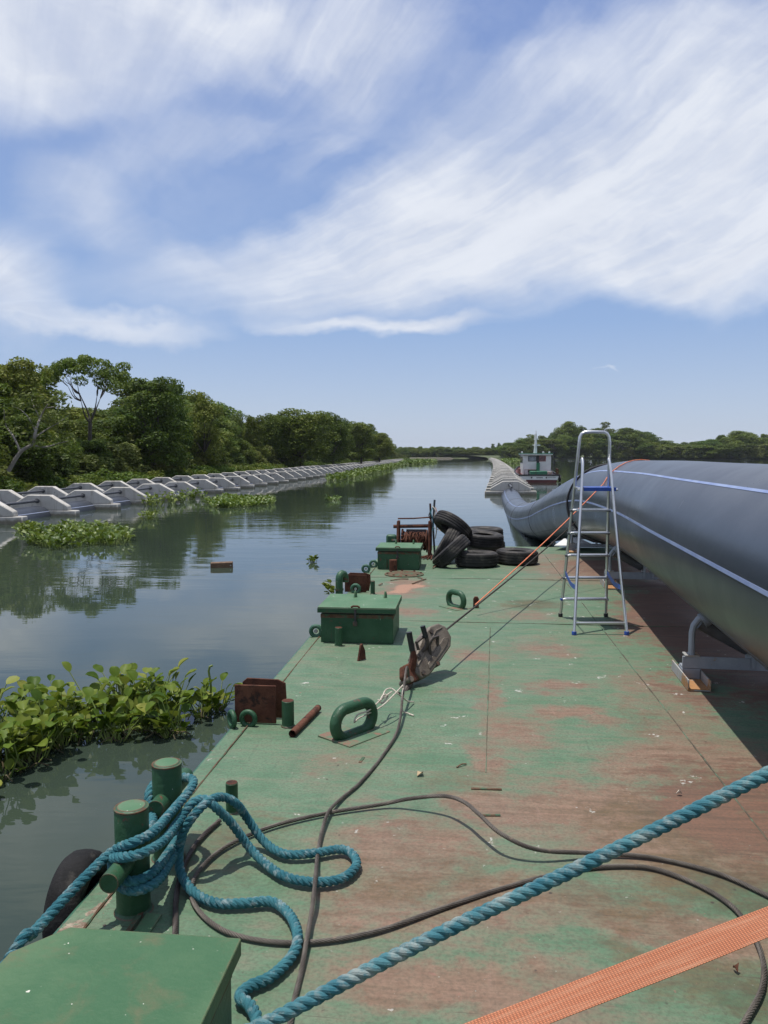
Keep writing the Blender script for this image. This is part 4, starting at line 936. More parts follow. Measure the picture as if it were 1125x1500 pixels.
def make_tree(kind, seed):
    """a tree about ten metres tall standing at the origin"""
    rnd = random.Random(seed); cl = []; H = 10.0; limbs = []
    tr = MB()
    if kind == 'round':
        for _ in range(58):
            a = rnd.uniform(0,2*PI); h = rnd.random()**.75
            env = 3.7*math.sqrt(max(0,1-((h-.35)/.68)**2)) if h > .35 else 3.7*(.55+.45*h/.35)
            rr = env*math.sqrt(rnd.uniform(.25,1)); z = 1.2+7.9*h
            cl.append(((rr*cos(a),rr*sin(a),z), rnd.uniform(.75,1.45)))
        cl += [((rnd.uniform(-1.5,1.5),rnd.uniform(-1.5,1.5),rnd.uniform(3,7)),1.7) for _ in range(6)]
        per, size, flat_, up = 190, .23, .75, .5
        limbs = [c for c,_ in rnd.sample(cl,10)]; fork = (0,0,2.2)
    elif kind == 'tall':
        for _ in range(60):
            a = rnd.uniform(0,2*PI); h = rnd.random()
            env = 2.9*(.55+.45*sin(PI*min(1,h*1.05)))*(1.0 if h < .8 else .75)
            rr = env*math.sqrt(rnd.uniform(.15,1)); cl.append(((rr*cos(a),rr*sin(a),1.0+8.3*h), rnd.uniform(.6,1.25)))
        per, size, flat_, up = 200, .23, .7, .45
        limbs = [c for c,_ in rnd.sample(cl,12)]; fork = (0,0,2.6)
    elif kind == 'layered':
        for t_ in range(7):
            z = 2.4+t_*1.1; R_ = 4.2*(1-.075*t_)*(.75+.25*rnd.random())
            for _ in range(10):
                a = rnd.uniform(0,2*PI); rr = R_*math.sqrt(rnd.uniform(.12,1)); cl.append(((rr*cos(a),rr*sin(a),z+rnd.uniform(-.4,.4)-rr*.10), rnd.uniform(.75,1.4)))
        per, size, flat_, up = 190, .23, .52, .7
        limbs = [c for c,_ in rnd.sample(cl,14)]; fork = (0,0,2.6)
    elif kind == 'umbrella':
        for _ in range(62):
            a = rnd.uniform(0,2*PI); rr = 4.4*math.sqrt(rnd.random()); z = 9.2-.055*rr*rr+rnd.uniform(-.55,.35); cl.append(((rr*cos(a),rr*sin(a),z+.5*sin(3*a+1)*rr/4.4), rnd.uniform(.4,.9)))
        per, size, flat_, up = 230, .20, .42, .9
        limbs = []; fork = (.1,0,4.6)
    elif kind == 'airy':
        for _ in range(34):
            a = rnd.uniform(0,2*PI); h = rnd.random(); rr = 2.5*math.sqrt(rnd.random())*(.4+.6*sin(PI*h)); cl.append(((rr*cos(a),rr*sin(a),3.2+6.6*h), rnd.uniform(.4,.85)))
        per, size, flat_, up = 95, .27, .55, .5
        limbs = [c for c,_ in rnd.sample(cl,18)]; fork = (0,0,3.6)
    elif kind == 'shrub':
        H = 4
        for _ in range(40):
            a = rnd.uniform(0,2*PI); h = rnd.random()**.8; rr = 1.9*math.sqrt(rnd.uniform(.1,1))*(1-.55*h); cl.append(((rr*cos(a),rr*sin(a),.25+3.3*h), rnd.uniform(.4,.8)))
        per, size, flat_, up = 230, .20, .9, .25
        limbs = [c for c,_ in rnd.sample(cl,7)]; fork = (0,0,.3)
    elif kind == 'low':
        for _ in range(30):
            a = rnd.uniform(0,2*PI); rr = 1.9*math.sqrt(rnd.random()); cl.append(((rr*cos(a)*1.3,rr*sin(a),.25+rnd.random()*1.1*(1-rr/2.6)), rnd.uniform(.35,.6)))
        per, size, flat_, up = 270, .17, .8, .3
        limbs = [c for c,_ in rnd.sample(cl,4)]; fork = (0,0,.2)
    r0 = {'shrub':.06,'low':.04,'airy':.13,'umbrella':.2}.get(kind,.22)
    if fork[2] > .5: tr.tube(spline([(0,0,-.6),(rnd.uniform(-.15,.15),rnd.uniform(-.15,.15),fork[2]*.5),fork],.5), [r0*1.35]+[r0]*1+[r0*.9]*40 if False else r0, 8)
    if kind == 'umbrella':        # a few crooked limbs, each forking again
        for a0,l_ in ((.4,2.0),(2.3,2.3),(3.7,1.7),(5.3,2.1)):
            e = Vector((fork[0]+l_*.62*cos(a0), l_*.62*sin(a0), fork[2]+l_*.95)); branch_tree(tr, fork, [e], .13, rnd, .35)
            for _ in range(3):
                a1 = a0+rnd.uniform(-.8,.8); l2 = rnd.uniform(1.2,2.4); f2 = e+Vector((l2*.75*cos(a1),l2*.75*sin(a1),rnd.uniform(.9,1.5))); branch_tree(tr, e, [f2], .065, rnd, .3)
                for _ in range(2):
                    a2 = a1+rnd.uniform(-.9,.9); branch_tree(tr, f2, [f2+Vector((1.0*cos(a2),1.0*sin(a2),rnd.uniform(.3,.8)))], .03, rnd, .15)
    branch_tree(tr, fork, limbs, r0*.62, rnd, .25 if H < 5 else .6)
    data = leaf_cloud(cl, per, size, rnd, up=up, flat_=flat_, long=1.9 if kind in ('shrub','airy') else 1.35)
    root = empty('tree'); root.location = (0,0,0)
    cr = cards('crown', data, M['leaf_pale'] if kind in ('shrub','airy') else M['leaf'], root)
    tk = tr.build('trunk', M['pale_bark'] if kind in ('airy','never') else M['bark'], root, smooth=60, fix=False)
    return root
PROTO = {}
for kind, seeds in (('round',(11,12,13)),('tall',(21,22)),('layered',(31,32)),('umbrella',(41,)),('airy',(51,52)),('shrub',(61,62,63)),('low',(71,72))):
    PROTO[kind] = [make_tree(kind,s) for s in seeds]
USED = set(); rt = random.Random(5)
NAME = {'round':'broadleaf_tree','tall':'broadleaf_tree','layered':'spreading_tree','umbrella':'umbrella_tree','airy':'slender_tree','shrub':'riverside_shrub','low':'riverside_bush'}
def plant(kind, x, y, z, sx, sz, label, group, rz=None, var=None, cat=None, sy=None):
    pl = PROTO[kind]; i = rt.randrange(len(pl)) if var is None else var
    p_ = pl[i]
    if (kind,i) in USED: p_ = copy_tree(p_)
    USED.add((kind,i)); p_.name = NAME[kind]
    p_.location = (x,y,z); p_.rotation_euler = (0,0,rt.uniform(0,2*PI) if rz is None else rz); p_.scale = (sx,sy or sx,sz)
    for k in ('label','category','group'):
        if k in p_: del p_[k]
    return tag(p_, label, cat or ('shrub' if kind in ('shrub','low') else 'tree'), group)
def xat(u, y): return PD(u, HOR, y).x
def zat(v, y): return PD(CX, v, y).z
GZ = WATER+.15
# skyline of the left wood: photo column -> photo row
SKY_L = [(-400,520),(-200,505),(-60,515),(0,524),(40,528),(70,552),(95,575),(190,566),(215,556),(245,556),(262,570),(285,572),(308,580),(326,604),(352,613),(375,616),(398,608),(440,600),(475,604),(490,612),(520,620),(545,630),(565,645),(588,662),(610,668)]
def sky_l(u):
    for (a,b_),(c,d) in zip(SKY_L,SKY_L[1:]):
        if a <= u <= c: return b_+(d-b_)*(u-a)/(c-a)
    return 668
def ufor(x, y): return CX+FPX*x/(y*cos(PITCH)+0)*cos(PITCH)
GL = 'trees of the wood on the left bank'
def tree_at(u, v, y, kind, wpx, label, group=GL, var=None, rz=None, base=GZ):
    """a tree whose top shows at row v, crown about wpx photo pixels wide"""
    x = xat(u,y); h = zat(v,y)-base; native = {'round':9.9,'tall':10.1,'layered':9.8,'umbrella':9.7,'airy':10.2,'shrub':4.1,'low':1.7}[kind]
    wn_ = {'round':8.6,'tall':7.0,'layered':8.6,'umbrella':9.6,'airy':5.6,'shrub':4.2,'low':4.8}[kind]
    return plant(kind, x, y, base, wpx*y/FPX/wn_, h/native, label, group, rz, var)
# trees one can point to, against the sky
tree_at(132,519,63,'umbrella',128,'flat topped umbrella shaped tree with bare forked trunk, tallest on the left bank',None,rz=.4)
tree_at(22,521,56,'layered',150,'large dark tree at the left edge of the picture beside the umbrella tree',None)
tree_at(-75,512,52,'round',170,'big dark rounded tree beyond the left edge of the picture',None)
tree_at(224,553,70,'layered',125,'broad dark tree right of the umbrella tree, with level layers of leaves',None)
tree_at(252,554,78,'tall',62,'narrow tree top rising just right of the broad layered tree',None)
tree_at(298,569,84,'tall',72,'dark upright tree at the end of the tall part of the left wood',None)
tree_at(343,606,118,'shrub',42,'pale rounded tree top in the dip of the left skyline',None)
tree_at(372,606,112,'layered',44,'small flat tree top in the dip of the left skyline, beside the pale one',None)
tree_at(440,597,122,'round',118,'broad domed tree standing highest in the middle of the left wood',None)
tree_at(402,604,118,'round',64,'rounded dark tree just left of the broad domed tree',None)
tree_at(488,604,138,'round',60,'dark rounded tree just right of the broad domed tree',None)
tree_at(528,616,165,'layered',62,'dark tree on the falling skyline near the end of the left wood',None)
tree_at(556,634,200,'round',50,'last tall tree before the left wood runs down to the river',None)
lab_mid = {'round':'rounded dark green tree in the dense wood behind the left bank','tall':'upright dark green tree in the dense wood behind the left bank','layered':'spreading tree with level layers of leaves in the left bank wood','airy':'slender pale tree among the darker trees of the left wood'}
y = 40.0
while y < 420:
    for off,n in ((3.6,0),(7.5,1),(12,1),(18,2)):
        yy = y+rt.uniform(-1.5,1.5)+n*2; x = BANKL(yy)-off-rt.uniform(-1,1.5); u = CX+FPX*x/yy
        if u < -330: continue
        top = zat(sky_l(min(max(u,-390),608)), yy)-GZ
        if 60 < u < 200: top = min(top, zat(592, yy)-GZ)
        frac = (.58,.80,.95)[n]*rt.uniform(.88,1.03)
        h = max(2.2, top*frac); kind = rt.choice(('round','round','tall','layered','layered','round','airy' if n == 0 else 'tall'))
        wid = max(3.2, h*rt.uniform(.95,1.25))*(1.0 if y < 150 else 1.15)
        nat = {'round':9.9,'tall':10.1,'layered':9.8,'airy':10.2}[kind]; wnn = {'round':8.6,'tall':7.0,'layered':8.6,'airy':5.6}[kind]
        plant(kind, x, yy, GZ+.2, wid/wnn*1.05, h/nat, lab_mid[kind], GL)
    y += 4.6 if y < 100 else (7 if y < 200 else 10)
# pale bare-limbed tree leaning over the bank
rnd = random.Random(9); bare = thing('bare_tree', 'pale grey crooked tree with thin light foliage leaning over the left bank', 'tree')
yb = 45.5; mb = MB(); tips = []
def px(u,v,dy=0): return PD(u,v,yb+dy)
for pts,r in (([(12,690),(30,662),(48,650),(52,632),(60,610),(70,592)],.13),([(30,662),(20,640),(8,622),(6,600)],.07),([(48,652),(66,655),(84,650),(100,646)],.06),([(52,632),(42,612),(30,600),(20,596)],.05),([(52,640),(70,628),(88,618),(98,610)],.05),([(58,612),(50,596),(46,584)],.04),([(66,598),(82,596),(92,600)],.035)):
    p3 = [px(u,v,rnd.uniform(-.8,.8) if k else 0) for k,(u,v) in enumerate(pts)]
    sp_ = spline(p3,.3); n = len(sp_); mb.tube(sp_,[r*(1-.75*i/(n-1)) for i in range(n)],7); tips += sp_[n//3:]
mb.build('trunk', M['pale_bark'], bare, fix=False, smooth=60)
clb = [((p_+Vector((rnd.uniform(-.5,.5),rnd.uniform(-.5,.5),rnd.uniform(0,.5)))), rnd.uniform(.28,.6)) for p_ in tips if rnd.random() < .85]
cards('crown', leaf_cloud(clb, 85, .17, rnd, long=1.7), M['leaf_pale'], bare)
# willow-like shrubs and low bushes along the water's edge
y = 38.0; gs = 'shrubs along the left waterline'
while y < 400:
    for n in range(2):
        yy = y+rt.uniform(-1,1); x = BANKL(yy)-(.9 if n == 0 else 2.8)-rt.uniform(0,1.2)
        u = CX+FPX*x/yy
        if u < -330: continue
        if n == 0: plant('low', x, yy, GZ, rt.uniform(.75,1.15), rt.uniform(.7,1.15), 'low green bush at the waterline of the left bank', gs)
        else:
            lim = (zat(sky_l(min(max(u,-390),608)), yy)-GZ)*.62; h = min(lim, rt.uniform(2.2,4.2) if y > 60 else rt.uniform(1.8,3.2)); s = rt.uniform(.85,1.2)
            plant('shrub', x, yy, GZ, s, h/4.1, 'feathery olive green shrub at the foot of the left wood', gs)
    y += 2.9 if y < 110 else (4.5 if y < 220 else 7)
# the wood on the right bank
SKY_R = [(745,652),(752,641),(770,636),(790,634),(808,628),(826,618),(846,618),(862,628),(874,626),(884,619),(894,624),(905,630),(930,628),(955,633),(975,640),(990,646),(1010,646),(1030,640),(1060,636),(1085,633),(1105,637),(1125,635),(1200,632),(1300,640),(1500,636)]
def sky_r(u):
    for (a,b_),(c,d) in zip(SKY_R,SKY_R[1:]):
        if a <= u <= c: return b_+(d-b_)*(u-a)/(c-a)
    return 655
GR = 'trees of the wood on the right bank'
lab_r = {'round':'rounded dark green tree in the wood across the water on the right bank','tall':'upright dark green tree in the wood across the water on the right bank','layered':'spreading dark green tree in the wood across the water on the right bank','airy':'loose light tree in the wood across the water on the right bank','shrub':'olive green shrub at the foot of the right bank wood'}
def rtree(u, v, y, kind, w_, label, group=GR): return tree_at(u, v, y, kind, w_, label, group, base=GZ+.3)
rtree(832,615,RB(100)+14,'tall',44,'tall rounded tree highest on the right bank, left of the ladder handle',None)
rtree(886,617,RB(118)+14,'airy',26,'thin loose tree top just right of the ladder handle',None)
rtree(1085,631,RB(190)+14,'round',58,'broad domed tree at the right end of the right bank wood',None)
rtree(920,627,RB(130)+14,'round',70,'large dark round tree right of the thin loose tree on the right bank',None)
u = 748
while u < 1330:
    for n in range(3):
        y = RB(xat(u,420))+(5,12,20)[n]+rt.uniform(-2,2); uu = u+rt.uniform(-5,5)
        v = HOR-(HOR-sky_r(uu))*(.60,.82,.95)[n]*rt.uniform(.88,1.06); kind = rt.choice((('round','tall','airy'),('round','round','tall'),('round','tall','tall','airy','layered'))[n])
        rtree(uu, v, y, kind, rt.uniform(32,50) if n < 2 else rt.uniform(16,42), lab_r[kind])
    if rt.random() < .9: rtree(u+rt.uniform(-6,6), 656+rt.uniform(-3,4), RB(xat(u,420))+2, 'shrub', rt.uniform(18,30), lab_r['shrub'], 'shrubs along the right waterline')
    u += 16
# the distant tree line closing the river
GF = 'trees of the distant tree line'
u = 560
while u < 775:
    for n in range(2):
        y = 530+n*14+rt.uniform(-3,3); v = (657.5,655)[n]+rt.uniform(-2.2,1.5)
        tree_at(u+rt.uniform(-3,3), v, y, rt.choice(('round','round','layered','tall')), rt.uniform(15,24), 'small far tree in the distant tree line closing the river', GF)
    u += 6.0
for (u,v,w_) in ((616,653,10),(664,654,9),(672,653.5,8),(722,649,8),(731,648,9),(739,648.5,8)):
    tree_at(u, v, 548, 'tall', w_, 'taller tree standing out above the distant tree line', 'taller trees in the distant tree line')
for pl in PROTO.values():
    for p_ in pl:
        if 'label' not in p_:
            for ch in list(p_.children): bpy.data.objects.remove(ch)
            bpy.data.objects.remove(p_)

# ================================================================== floating pipelines on concrete collars
def make_collar():
    poly = [(-1.27,.2505),(1.27,.2505),(1.24,.43),(.47,.87),(-.47,.87),(-1.24,.43)]
    o = MB().prism(poly, -.16, .16, 'y').box(-1.60,1.60,-.19,.19,-.38,.25).build('concrete_collar', M['concrete'], bevel=.03, segs=1)
    r_ = MB().tube([(-.04,-.10,.63),(-.04,-3.68,.60)], .065, 10).lathe([(.001,.0),(.1,.0),(.1,.06),(.001,.06)],10).build('spacer_rod', M['dark_steel'], o)
    return o
def make_rod_collar(): pass
protoc = make_collar(); rod_me = protoc.children[0]
# rods: straight bar with a knob at the collar it starts from
rod_me.data = MB().tube([(-.04,-.161,.63),(-.04,-.22,.63)],.10,10).tube([(-.04,-.22,.63),(-.04,-3.55,.61)],.058,10).build('spacer_rod', M['dark_steel']).data
for o in [o for o in bpy.data.objects if o.name.startswith('spacer_rod') and o.parent is None]: bpy.data.objects.remove(o)
first = [True]
ORD = ['nearest','second','third','fourth','fifth','sixth','seventh','eighth','ninth','tenth']
def collar(x, y, yaw, label, group, rod=True, tilt=0):
    if first[0]: o = protoc; first[0] = False
    else:
        o = protoc.copy(); col.objects.link(o)
        if rod: c = rod_me.copy(); col.objects.link(c); c.parent = o
    o.location = (x,y,WATER+rt.uniform(-.02,.03)); o.rotation_euler = (0,tilt,yaw); tag(o, label, 'concrete collar', group); return o
def row(fn, dx, y0, y1, step, rowname, grp, growth=0.0):
    y = y0; k = 0
    while y < y1:
        s = (fn(y+.5)-fn(y-.5)); yaw = -math.atan(s); x = fn(y)+dx*cos(yaw)
        lab = f'{ORD[k]} concrete collar from the near end of the {rowname}' if k < 10 else f'grey concrete collar further along the {rowname}'
        collar(x, y, yaw+rt.uniform(-.02,.02), lab, grp, rod=k < 45, tilt=rt.uniform(-.025,.025))
        y += step*(1 if y < 150 else 1+growth*(y-150)/100); k += 1
row(ROWL, 0, 24.5, 330, 3.85, 'front row on the left', 'collars of the front row on the left', .25)
row(ROWL, -4.35, 24.9, 330, 3.95, 'back row on the left', 'collars of the back row on the left', .25)
row(ROWR, 0, 49.0, 430, 3.85, 'right pipeline beyond the barge', 'collars of the right pipeline', .25)
def far_pipe(name, label, fn, dx, y0, y1):
    pts = [Vector((fn(y)+dx,y,PWZ)) for y in np.linspace(y0,y1,90)]
    pts = spline(pts, 2.0); o = thing(name, label, 'pipeline')
    MB().tube(pts, .6, 32).build('pipe_wall', M['pipe_far'], o, fix=False)
    for ang in (40,100,140): strip(pts, R(ang), .03, .6, M['stripe_pale'], o, 'pale_stripe', th=.004)
far_pipe('floating_pipe', 'grey blue floating pipe under the front row of concrete collars on the left', ROWL, 0, 14, 330)
far_pipe('floating_pipe', 'grey blue floating pipe under the back row of concrete collars on the left', ROWL, -4.35, 14, 330)
pts = ppath[cut-1:]
o = thing('floating_pipe', 'floating pipe under the concrete collars of the right pipeline', 'pipeline')
MB().tube(pts, .598, 24).build('pipe_wall', M['pipe_far'], o, fix=False)
# very far continuation of the left pipeline, a pale line on the water
mb = MB()
for (u0,u1,y_) in ((594,662,455),):
    n = 40
    for k in range(n):
        u = u0+(u1-u0)*k/n; yy = y_+25*k/n; x = xat(u,yy); mb.at((x,yy,WATER)); mb.box(-.16,.16,-1.6,1.6,-.3,.25).prism([(-1.27,.2505),(1.27,.2505),(1.24,.43),(.47,.87),(-.47,.87),(-1.24,.43)],-.16,.16,'x')
        mb.at((x,yy,WATER)); mb.tube([(-.35,0,-.19),(.35+1.0,0,-.19)],.6,10)
tag(mb.build('distant_pipeline', M['concrete'], fix=False), 'very distant pale line of pipeline collars in front of the far trees', 'pipeline', kind='stuff')

M['pane_grey'] = coat('curtained_pane', (.10,.12,.15), (.26,.27,.29), 5, .2); M['pane_red'] = coat('red_curtained_pane', (.09,.03,.03), (.17,.10,.10), 5, .2)
# ================================================================== work boat
by = 70.0; bx = xat(790.5, by)
boat = thing('work_boat', 'white and green work boat with dark red bottom moored beside the right pipeline', 'boat', (bx,by,WATER), R(-6))
def hullsec(y, w0, w1, zk, zs): return [(-w1,y,zs),(-w0,y,-.1),(-w0*.72,y,zk),(w0*.72,y,zk),(w0,y,-.1),(w1,y,zs)]
secs = [(-.0,1.45,1.72,-.5,.62),(3,1.6,1.8,-.55,.66),(7,1.5,1.75,-.55,.85),(10,.95,1.3,-.5,1.15),(12,.12,.2,-.35,1.5)]
def loft(a, b_, zsel):
    mb = MB(); vs = []; fs = []
    for s in secs: vs += hullsec(*s)
    n = 6
    for i in range(len(secs)-1):
        for k in range(5): fs.append((i*n+k,i*n+k+1,(i+1)*n+k+1,(i+1)*n+k))
    fs += [tuple(range(5,-1,-1)), tuple(len(vs)-6+k for k in range(6)), (0,5,11,6),(6,11,17,12),(12,17,23,18),(18,23,29,24)]
    return mb.add(vs, fs)
hb = loft(0,0,0).build('hull', M['boat_red'], boat, smooth=30)
# white topsides: a shell just proud of the hull from the boot line up
mb = MB(); vs = []
for (y,w0,w1,zk,zs) in secs:
    f_ = .25; wl = w0+(w1-w0)*((.26+.1)/(zs+.1)); vs += [(-w1-.012,y-(.012 if y == 0 else 0),zs+.05),(-wl-.012,y-(.012 if y == 0 else 0),.26),(wl+.012,y-(.012 if y == 0 else 0),.26),(w1+.012,y-(.012 if y == 0 else 0),zs+.05)]
fs = [(0,1,2,3)]
for i in range(len(secs)-1): fs += [(i*4,i*4+1,i*4+5,i*4+4),(i*4+2,i*4+3,i*4+7,i*4+6)]
mb.add(vs,fs).build('topsides', M['white_paint'], boat, smooth=30)
MB().tube([(-1.75,0,.68),(-1.83,3,.72),(-1.78,7,.91),(-1.32,10,1.21),(0,12.1,1.57),(1.32,10,1.21),(1.78,7,.91),(1.83,3,.72),(1.75,0,.68)],.07,8).box(-1.75,1.75,-.08,.06,.62,.74).build('rub_rail', M['boat_dark'], boat)
MB().box(-1.68,1.68,.07,8.5,.55,.60).build('boat_deck', M['boat_green'], boat)
cab = MB().box(-1.28,1.28,2.6,6.2,.61,2.46).build('cabin', M['white_paint'], boat, bevel=.04)
rfb = MB().box(-1.42,1.42,2.35,6.5,2.461,2.56).build('roof', M['white_paint'], cab, bevel=.03)
MB().box(-1.44,1.44,2.33,6.52,2.561,2.63).build('roof_edge', M['boat_green'], cab, bevel=.02)
for x0,x1,mt in ((-.78,-.08,'glass'),(.22,.76,'glass')):
    wf = MB().box(x0-.04,x1+.04,2.575,2.599,1.88,2.38).build('window', M['boat_dark' if x0 < 0 else 'red_paint'], cab); MB().box(x0,x1,2.565,2.5745,1.92,2.34).build('pane', M['pane_grey' if x0 < 0 else 'pane_red'], wf)
MB().box(-.05,.20,2.57,2.599,.62,2.40).build('door', M['boat_dark'], cab)
for sgn in (-1,1):
    for k in range(3): MB().box(sgn*1.281 if sgn>0 else -1.30, 1.30 if sgn>0 else -1.281, 3.0+k*1.05, 3.75+k*1.05, 1.75, 2.3).build('window', M['glass'], cab)
mst = MB().tube([(-.1,3.4,2.63),(-.05,3.4,4.45)],[.17,.07],10).build('mast', M['white_paint'], boat)
MB().tube([(-.35,3.4,3.38),(.28,3.4,3.40)],.035,8).tube([(-.25,3.4,3.9),(.2,3.4,3.92)],.03,8).box(.05,.36,3.36,3.44,3.33,3.42).build('mast_arm', M['white_paint'], mst)
MB().tube([(-.05,3.4,4.45),(-.05,3.4,4.72)],.02,6).build('mast_light', M['channel'], mst)
for x in (-1.38,.55,1.1): MB().lathe([(.001,0),(.09,0),(.09,.14),(.001,.16)],10).build('roof_lamp', M['white_paint'], boat).location = (x,2.5,2.63)
rl = MB()
for sgn in (-1,1):
    rl.tube([(sgn*1.66,.1,.70),(sgn*1.66,.1,1.18),(sgn*1.72,1.3,1.20),(sgn*1.74,2.6,1.24),(sgn*1.74,2.6,.72)],.025,6)
    for yy in (.7,1.3,1.95): rl.tube([(sgn*1.70,yy,.70),(sgn*1.70,yy,1.19)],.022,6)
    rl.tube([(sgn*1.67,.1,.95),(sgn*1.74,2.6,.98)],.02,6)
rl.build('railing', M['rust'], boat)
MB().tube([(-1.3,.1,.72),(-1.3,.1,1.15),(-.3,.1,1.15),(-.3,.1,.72)],.022,6).build('stern_rail', M['rust'], boat)
MB().box(-.75,.75,.6,1.7,.601,1.02).build('engine_hatch', M['boat_green'], boat, bevel=.04)
MB().box(-.85,-.1,1.9,2.3,.9,1.15).box(-.8,-.7,1.9,2.3,.601,.8995).build('bench', M['boat_dark'], boat, bevel=.02)
MB().box(.78,1.2,.5,1.2,.601,.98).build('locker', M['channel'], boat, bevel=.03)
MB().cyl((.08,2.2,.61),(.08,2.2,1.75),.16,10).build('exhaust_stack', M['boat_green'], boat)
# the stern name is too small to read in the photograph: dark painted strokes only
lt = MB()
for k in range(6):
    x = -.24+.095*k; lt.box(x,x+.06,-.0185,-.0130,.40,.50)
for k in range(9): lt.box(.78+.075*k,.78+.075*k+.035,-.0185,-.0130,.44,.50)
lt.build('stern_lettering', M['boat_dark'], boat, smooth=0)
for x in (-.68,.62): MB().cyl((x,-.05,.46),(x,-.012,.46),.07,10).build('fairlead', M['boat_dark'], boat)
for (x,y,z) in ((-1.85,.5,.35),(-1.9,1.6,.3),(1.85,.6,.35)):
    MB().mat(Matrix.Translation((x,y,z)) @ Matrix.Rotation(PI/2,4,'Y')).lathe([(.16,-.09),(.3,-.09),(.32,0),(.3,.09),(.16,.09)],18,closed=True).build('fender', M['rubber'], boat)
omt = thing('outboard_skiff', 'white outboard motor and bow of a small dark skiff beside the work boat', 'boat', (bx-2.35,by-.4,WATER), R(6))
MB().tube([(0,0,.05),(0,1.2,.10),(0,2.6,.16),(0,3.6,.3)],[.42,.5,.42,.06],12,flat=.6).build('skiff_hull', M['boat_dark'], omt)
MB().lathe([(.001,.42),(.10,.42),(.14,.50),(.14,.72),(.10,.82),(.001,.84)],12).build('motor_cowl', M['white_paint'], omt).location = (-.05,-.42,0)
MB().tube([(-.05,-.42,.42),(-.05,-.45,-.4)],.06,8).tube([(-.05,-.38,.5),(-.25,-.9,.28)],.03,6).build('motor_leg', M['boat_dark'], omt)

# ================================================================== water hyacinth
def rosette_leaf(vs, fs, ti, sv, sf, base, top, size, rnd, tint, nseg=9):
    """one spoon shaped, cupped leaf on its swollen stalk"""
    base, top = Vector(base), Vector(top); d = (top-base).normalized()
    yaw = math.atan2(top.y-base.y, top.x-base.x)+rnd.uniform(-.5,.5); tiltv = rnd.uniform(.25,1.25)
    fwd = Vector((cos(yaw)*cos(tiltv), sin(yaw)*cos(tiltv), sin(tiltv))); sd_ = Vector((-sin(yaw), cos(yaw), rnd.uniform(-.35,.35))).normalized(); nn = fwd.cross(sd_).normalized()
    if nn.z < 0: nn = -nn
    sd_ = nn.cross(fwd).normalized(); cup = rnd.uniform(.08,.30); k0 = len(vs)
    prof = [(0,.10),(.12,.55),(.32,.88),(.55,1.0),(.78,.84),(.93,.50),(1.0,.12)]
    for (s,w_) in prof:
        curl = -.22*s*s*rnd.uniform(.6,1.2)
        for t_ in (-1,-.5,0,.5,1):
            vs.append(tuple(top+fwd*size*s*1.08+sd_*size*.50*w_*t_+nn*size*(cup*abs(t_)**1.5*w_+curl)))
    for i in range(len(prof)-1):
        for j in range(4): fs.append((k0+i*5+j,k0+i*5+j+1,k0+(i+1)*5+j+1,k0+(i+1)*5+j)); ti.append(min(1.15,max(0,tint+rnd.gauss(0,.03))))
    m_ = base.lerp(top,.55)+Vector((rnd.uniform(-.03,.03),rnd.uniform(-.03,.03),-.01)); path = [base,m_,top,top+fwd*size*.12]
    k0 = len(sv); n = 5
    for i,p_ in enumerate(path):
        r_ = size*(.075,.06,.038,.02)[i]
        for k in range(n): a = 2*PI*k/n; sv.append((p_.x+r_*cos(a),p_.y+r_*sin(a),p_.z))
    for i in range(3):
        for k in range(n): sf.append((k0+i*n+k,k0+i*n+(k+1)%n,k0+(i+1)*n+(k+1)%n,k0+(i+1)*n+k))
def hyacinth(label, inside, bbox, nplants, leaf, height, seed, group=None, nleaf=(6,10), dense=True, mat='leaf_water', name='water_hyacinth', cat='water plant', gaps=0):
    rnd = random.Random(seed); vs, fs, ti, sv, sf = [],[],[],[],[]; rt_ = MB(); cnt = 0; guard = 0
    while cnt < nplants and guard < nplants*60:
        guard += 1
        x, y = rnd.uniform(bbox[0],bbox[1]), rnd.uniform(bbox[2],bbox[3])
        if not inside(x,y): continue
        if gaps and .5+.5*sin(x*4.1+2*sin(y*2.3))*sin(y*4.7+1.3*x) < gaps*rnd.random()*1.6: continue
        cnt += 1; tb_ = rnd.gauss(.5,.16)
        for _ in range(rnd.randint(*nleaf)):
            a = rnd.uniform(0,2*PI); hh = height*(rnd.uniform(.12,1.0)**.9)*rnd.choice((1.15,1,.8,.45)); sp_ = hh*rnd.uniform(.25,.85)+leaf*.3
            b0 = (x+.03*cos(a),y+.03*sin(a),WATER-.02); tp_ = (x+sp_*cos(a),y+sp_*sin(a),WATER+hh)
            rosette_leaf(vs,fs,ti,sv,sf,b0,tp_,leaf*rnd.uniform(.6,1.2),rnd,tb_+rnd.gauss(0,.16)+(.45 if rnd.random() < .09 else 0))
        if dense:
            for _ in range(2):
                a = rnd.uniform(0,2*PI); l_ = rnd.uniform(.1,.3)*height*2.2; rt_.tube(spline([(x,y,WATER-.01),(x+l_*.5*cos(a),y+l_*.5*sin(a),WATER+.06*rnd.random()+.02),(x+l_*cos(a+.4),y+l_*sin(a+.4),WATER+.01)],l_/4),.006,4)
    o = thing(name, label, cat, ((bbox[0]+bbox[1])/2,(bbox[2]+bbox[3])/2,WATER), 0, group); off = Vector(o.location)
    vs = [tuple(Vector(p_)-off) for p_ in vs]; sv = [tuple(Vector(p_)-off) for p_ in sv]
    lv = cards('leaves', (vs,fs,ti), M[mat], o); lv.data.shade_smooth()
    MB().add(sv,sf).build('stalks', M['stalk'], o, fix=False)
    if rt_.v:
        rt_.v = [tuple(Vector(p_)-off) for p_ in rt_.v]; tag(rt_.build('dead_stalks', M['root'], o, fix=False), kind='stuff')
    return o
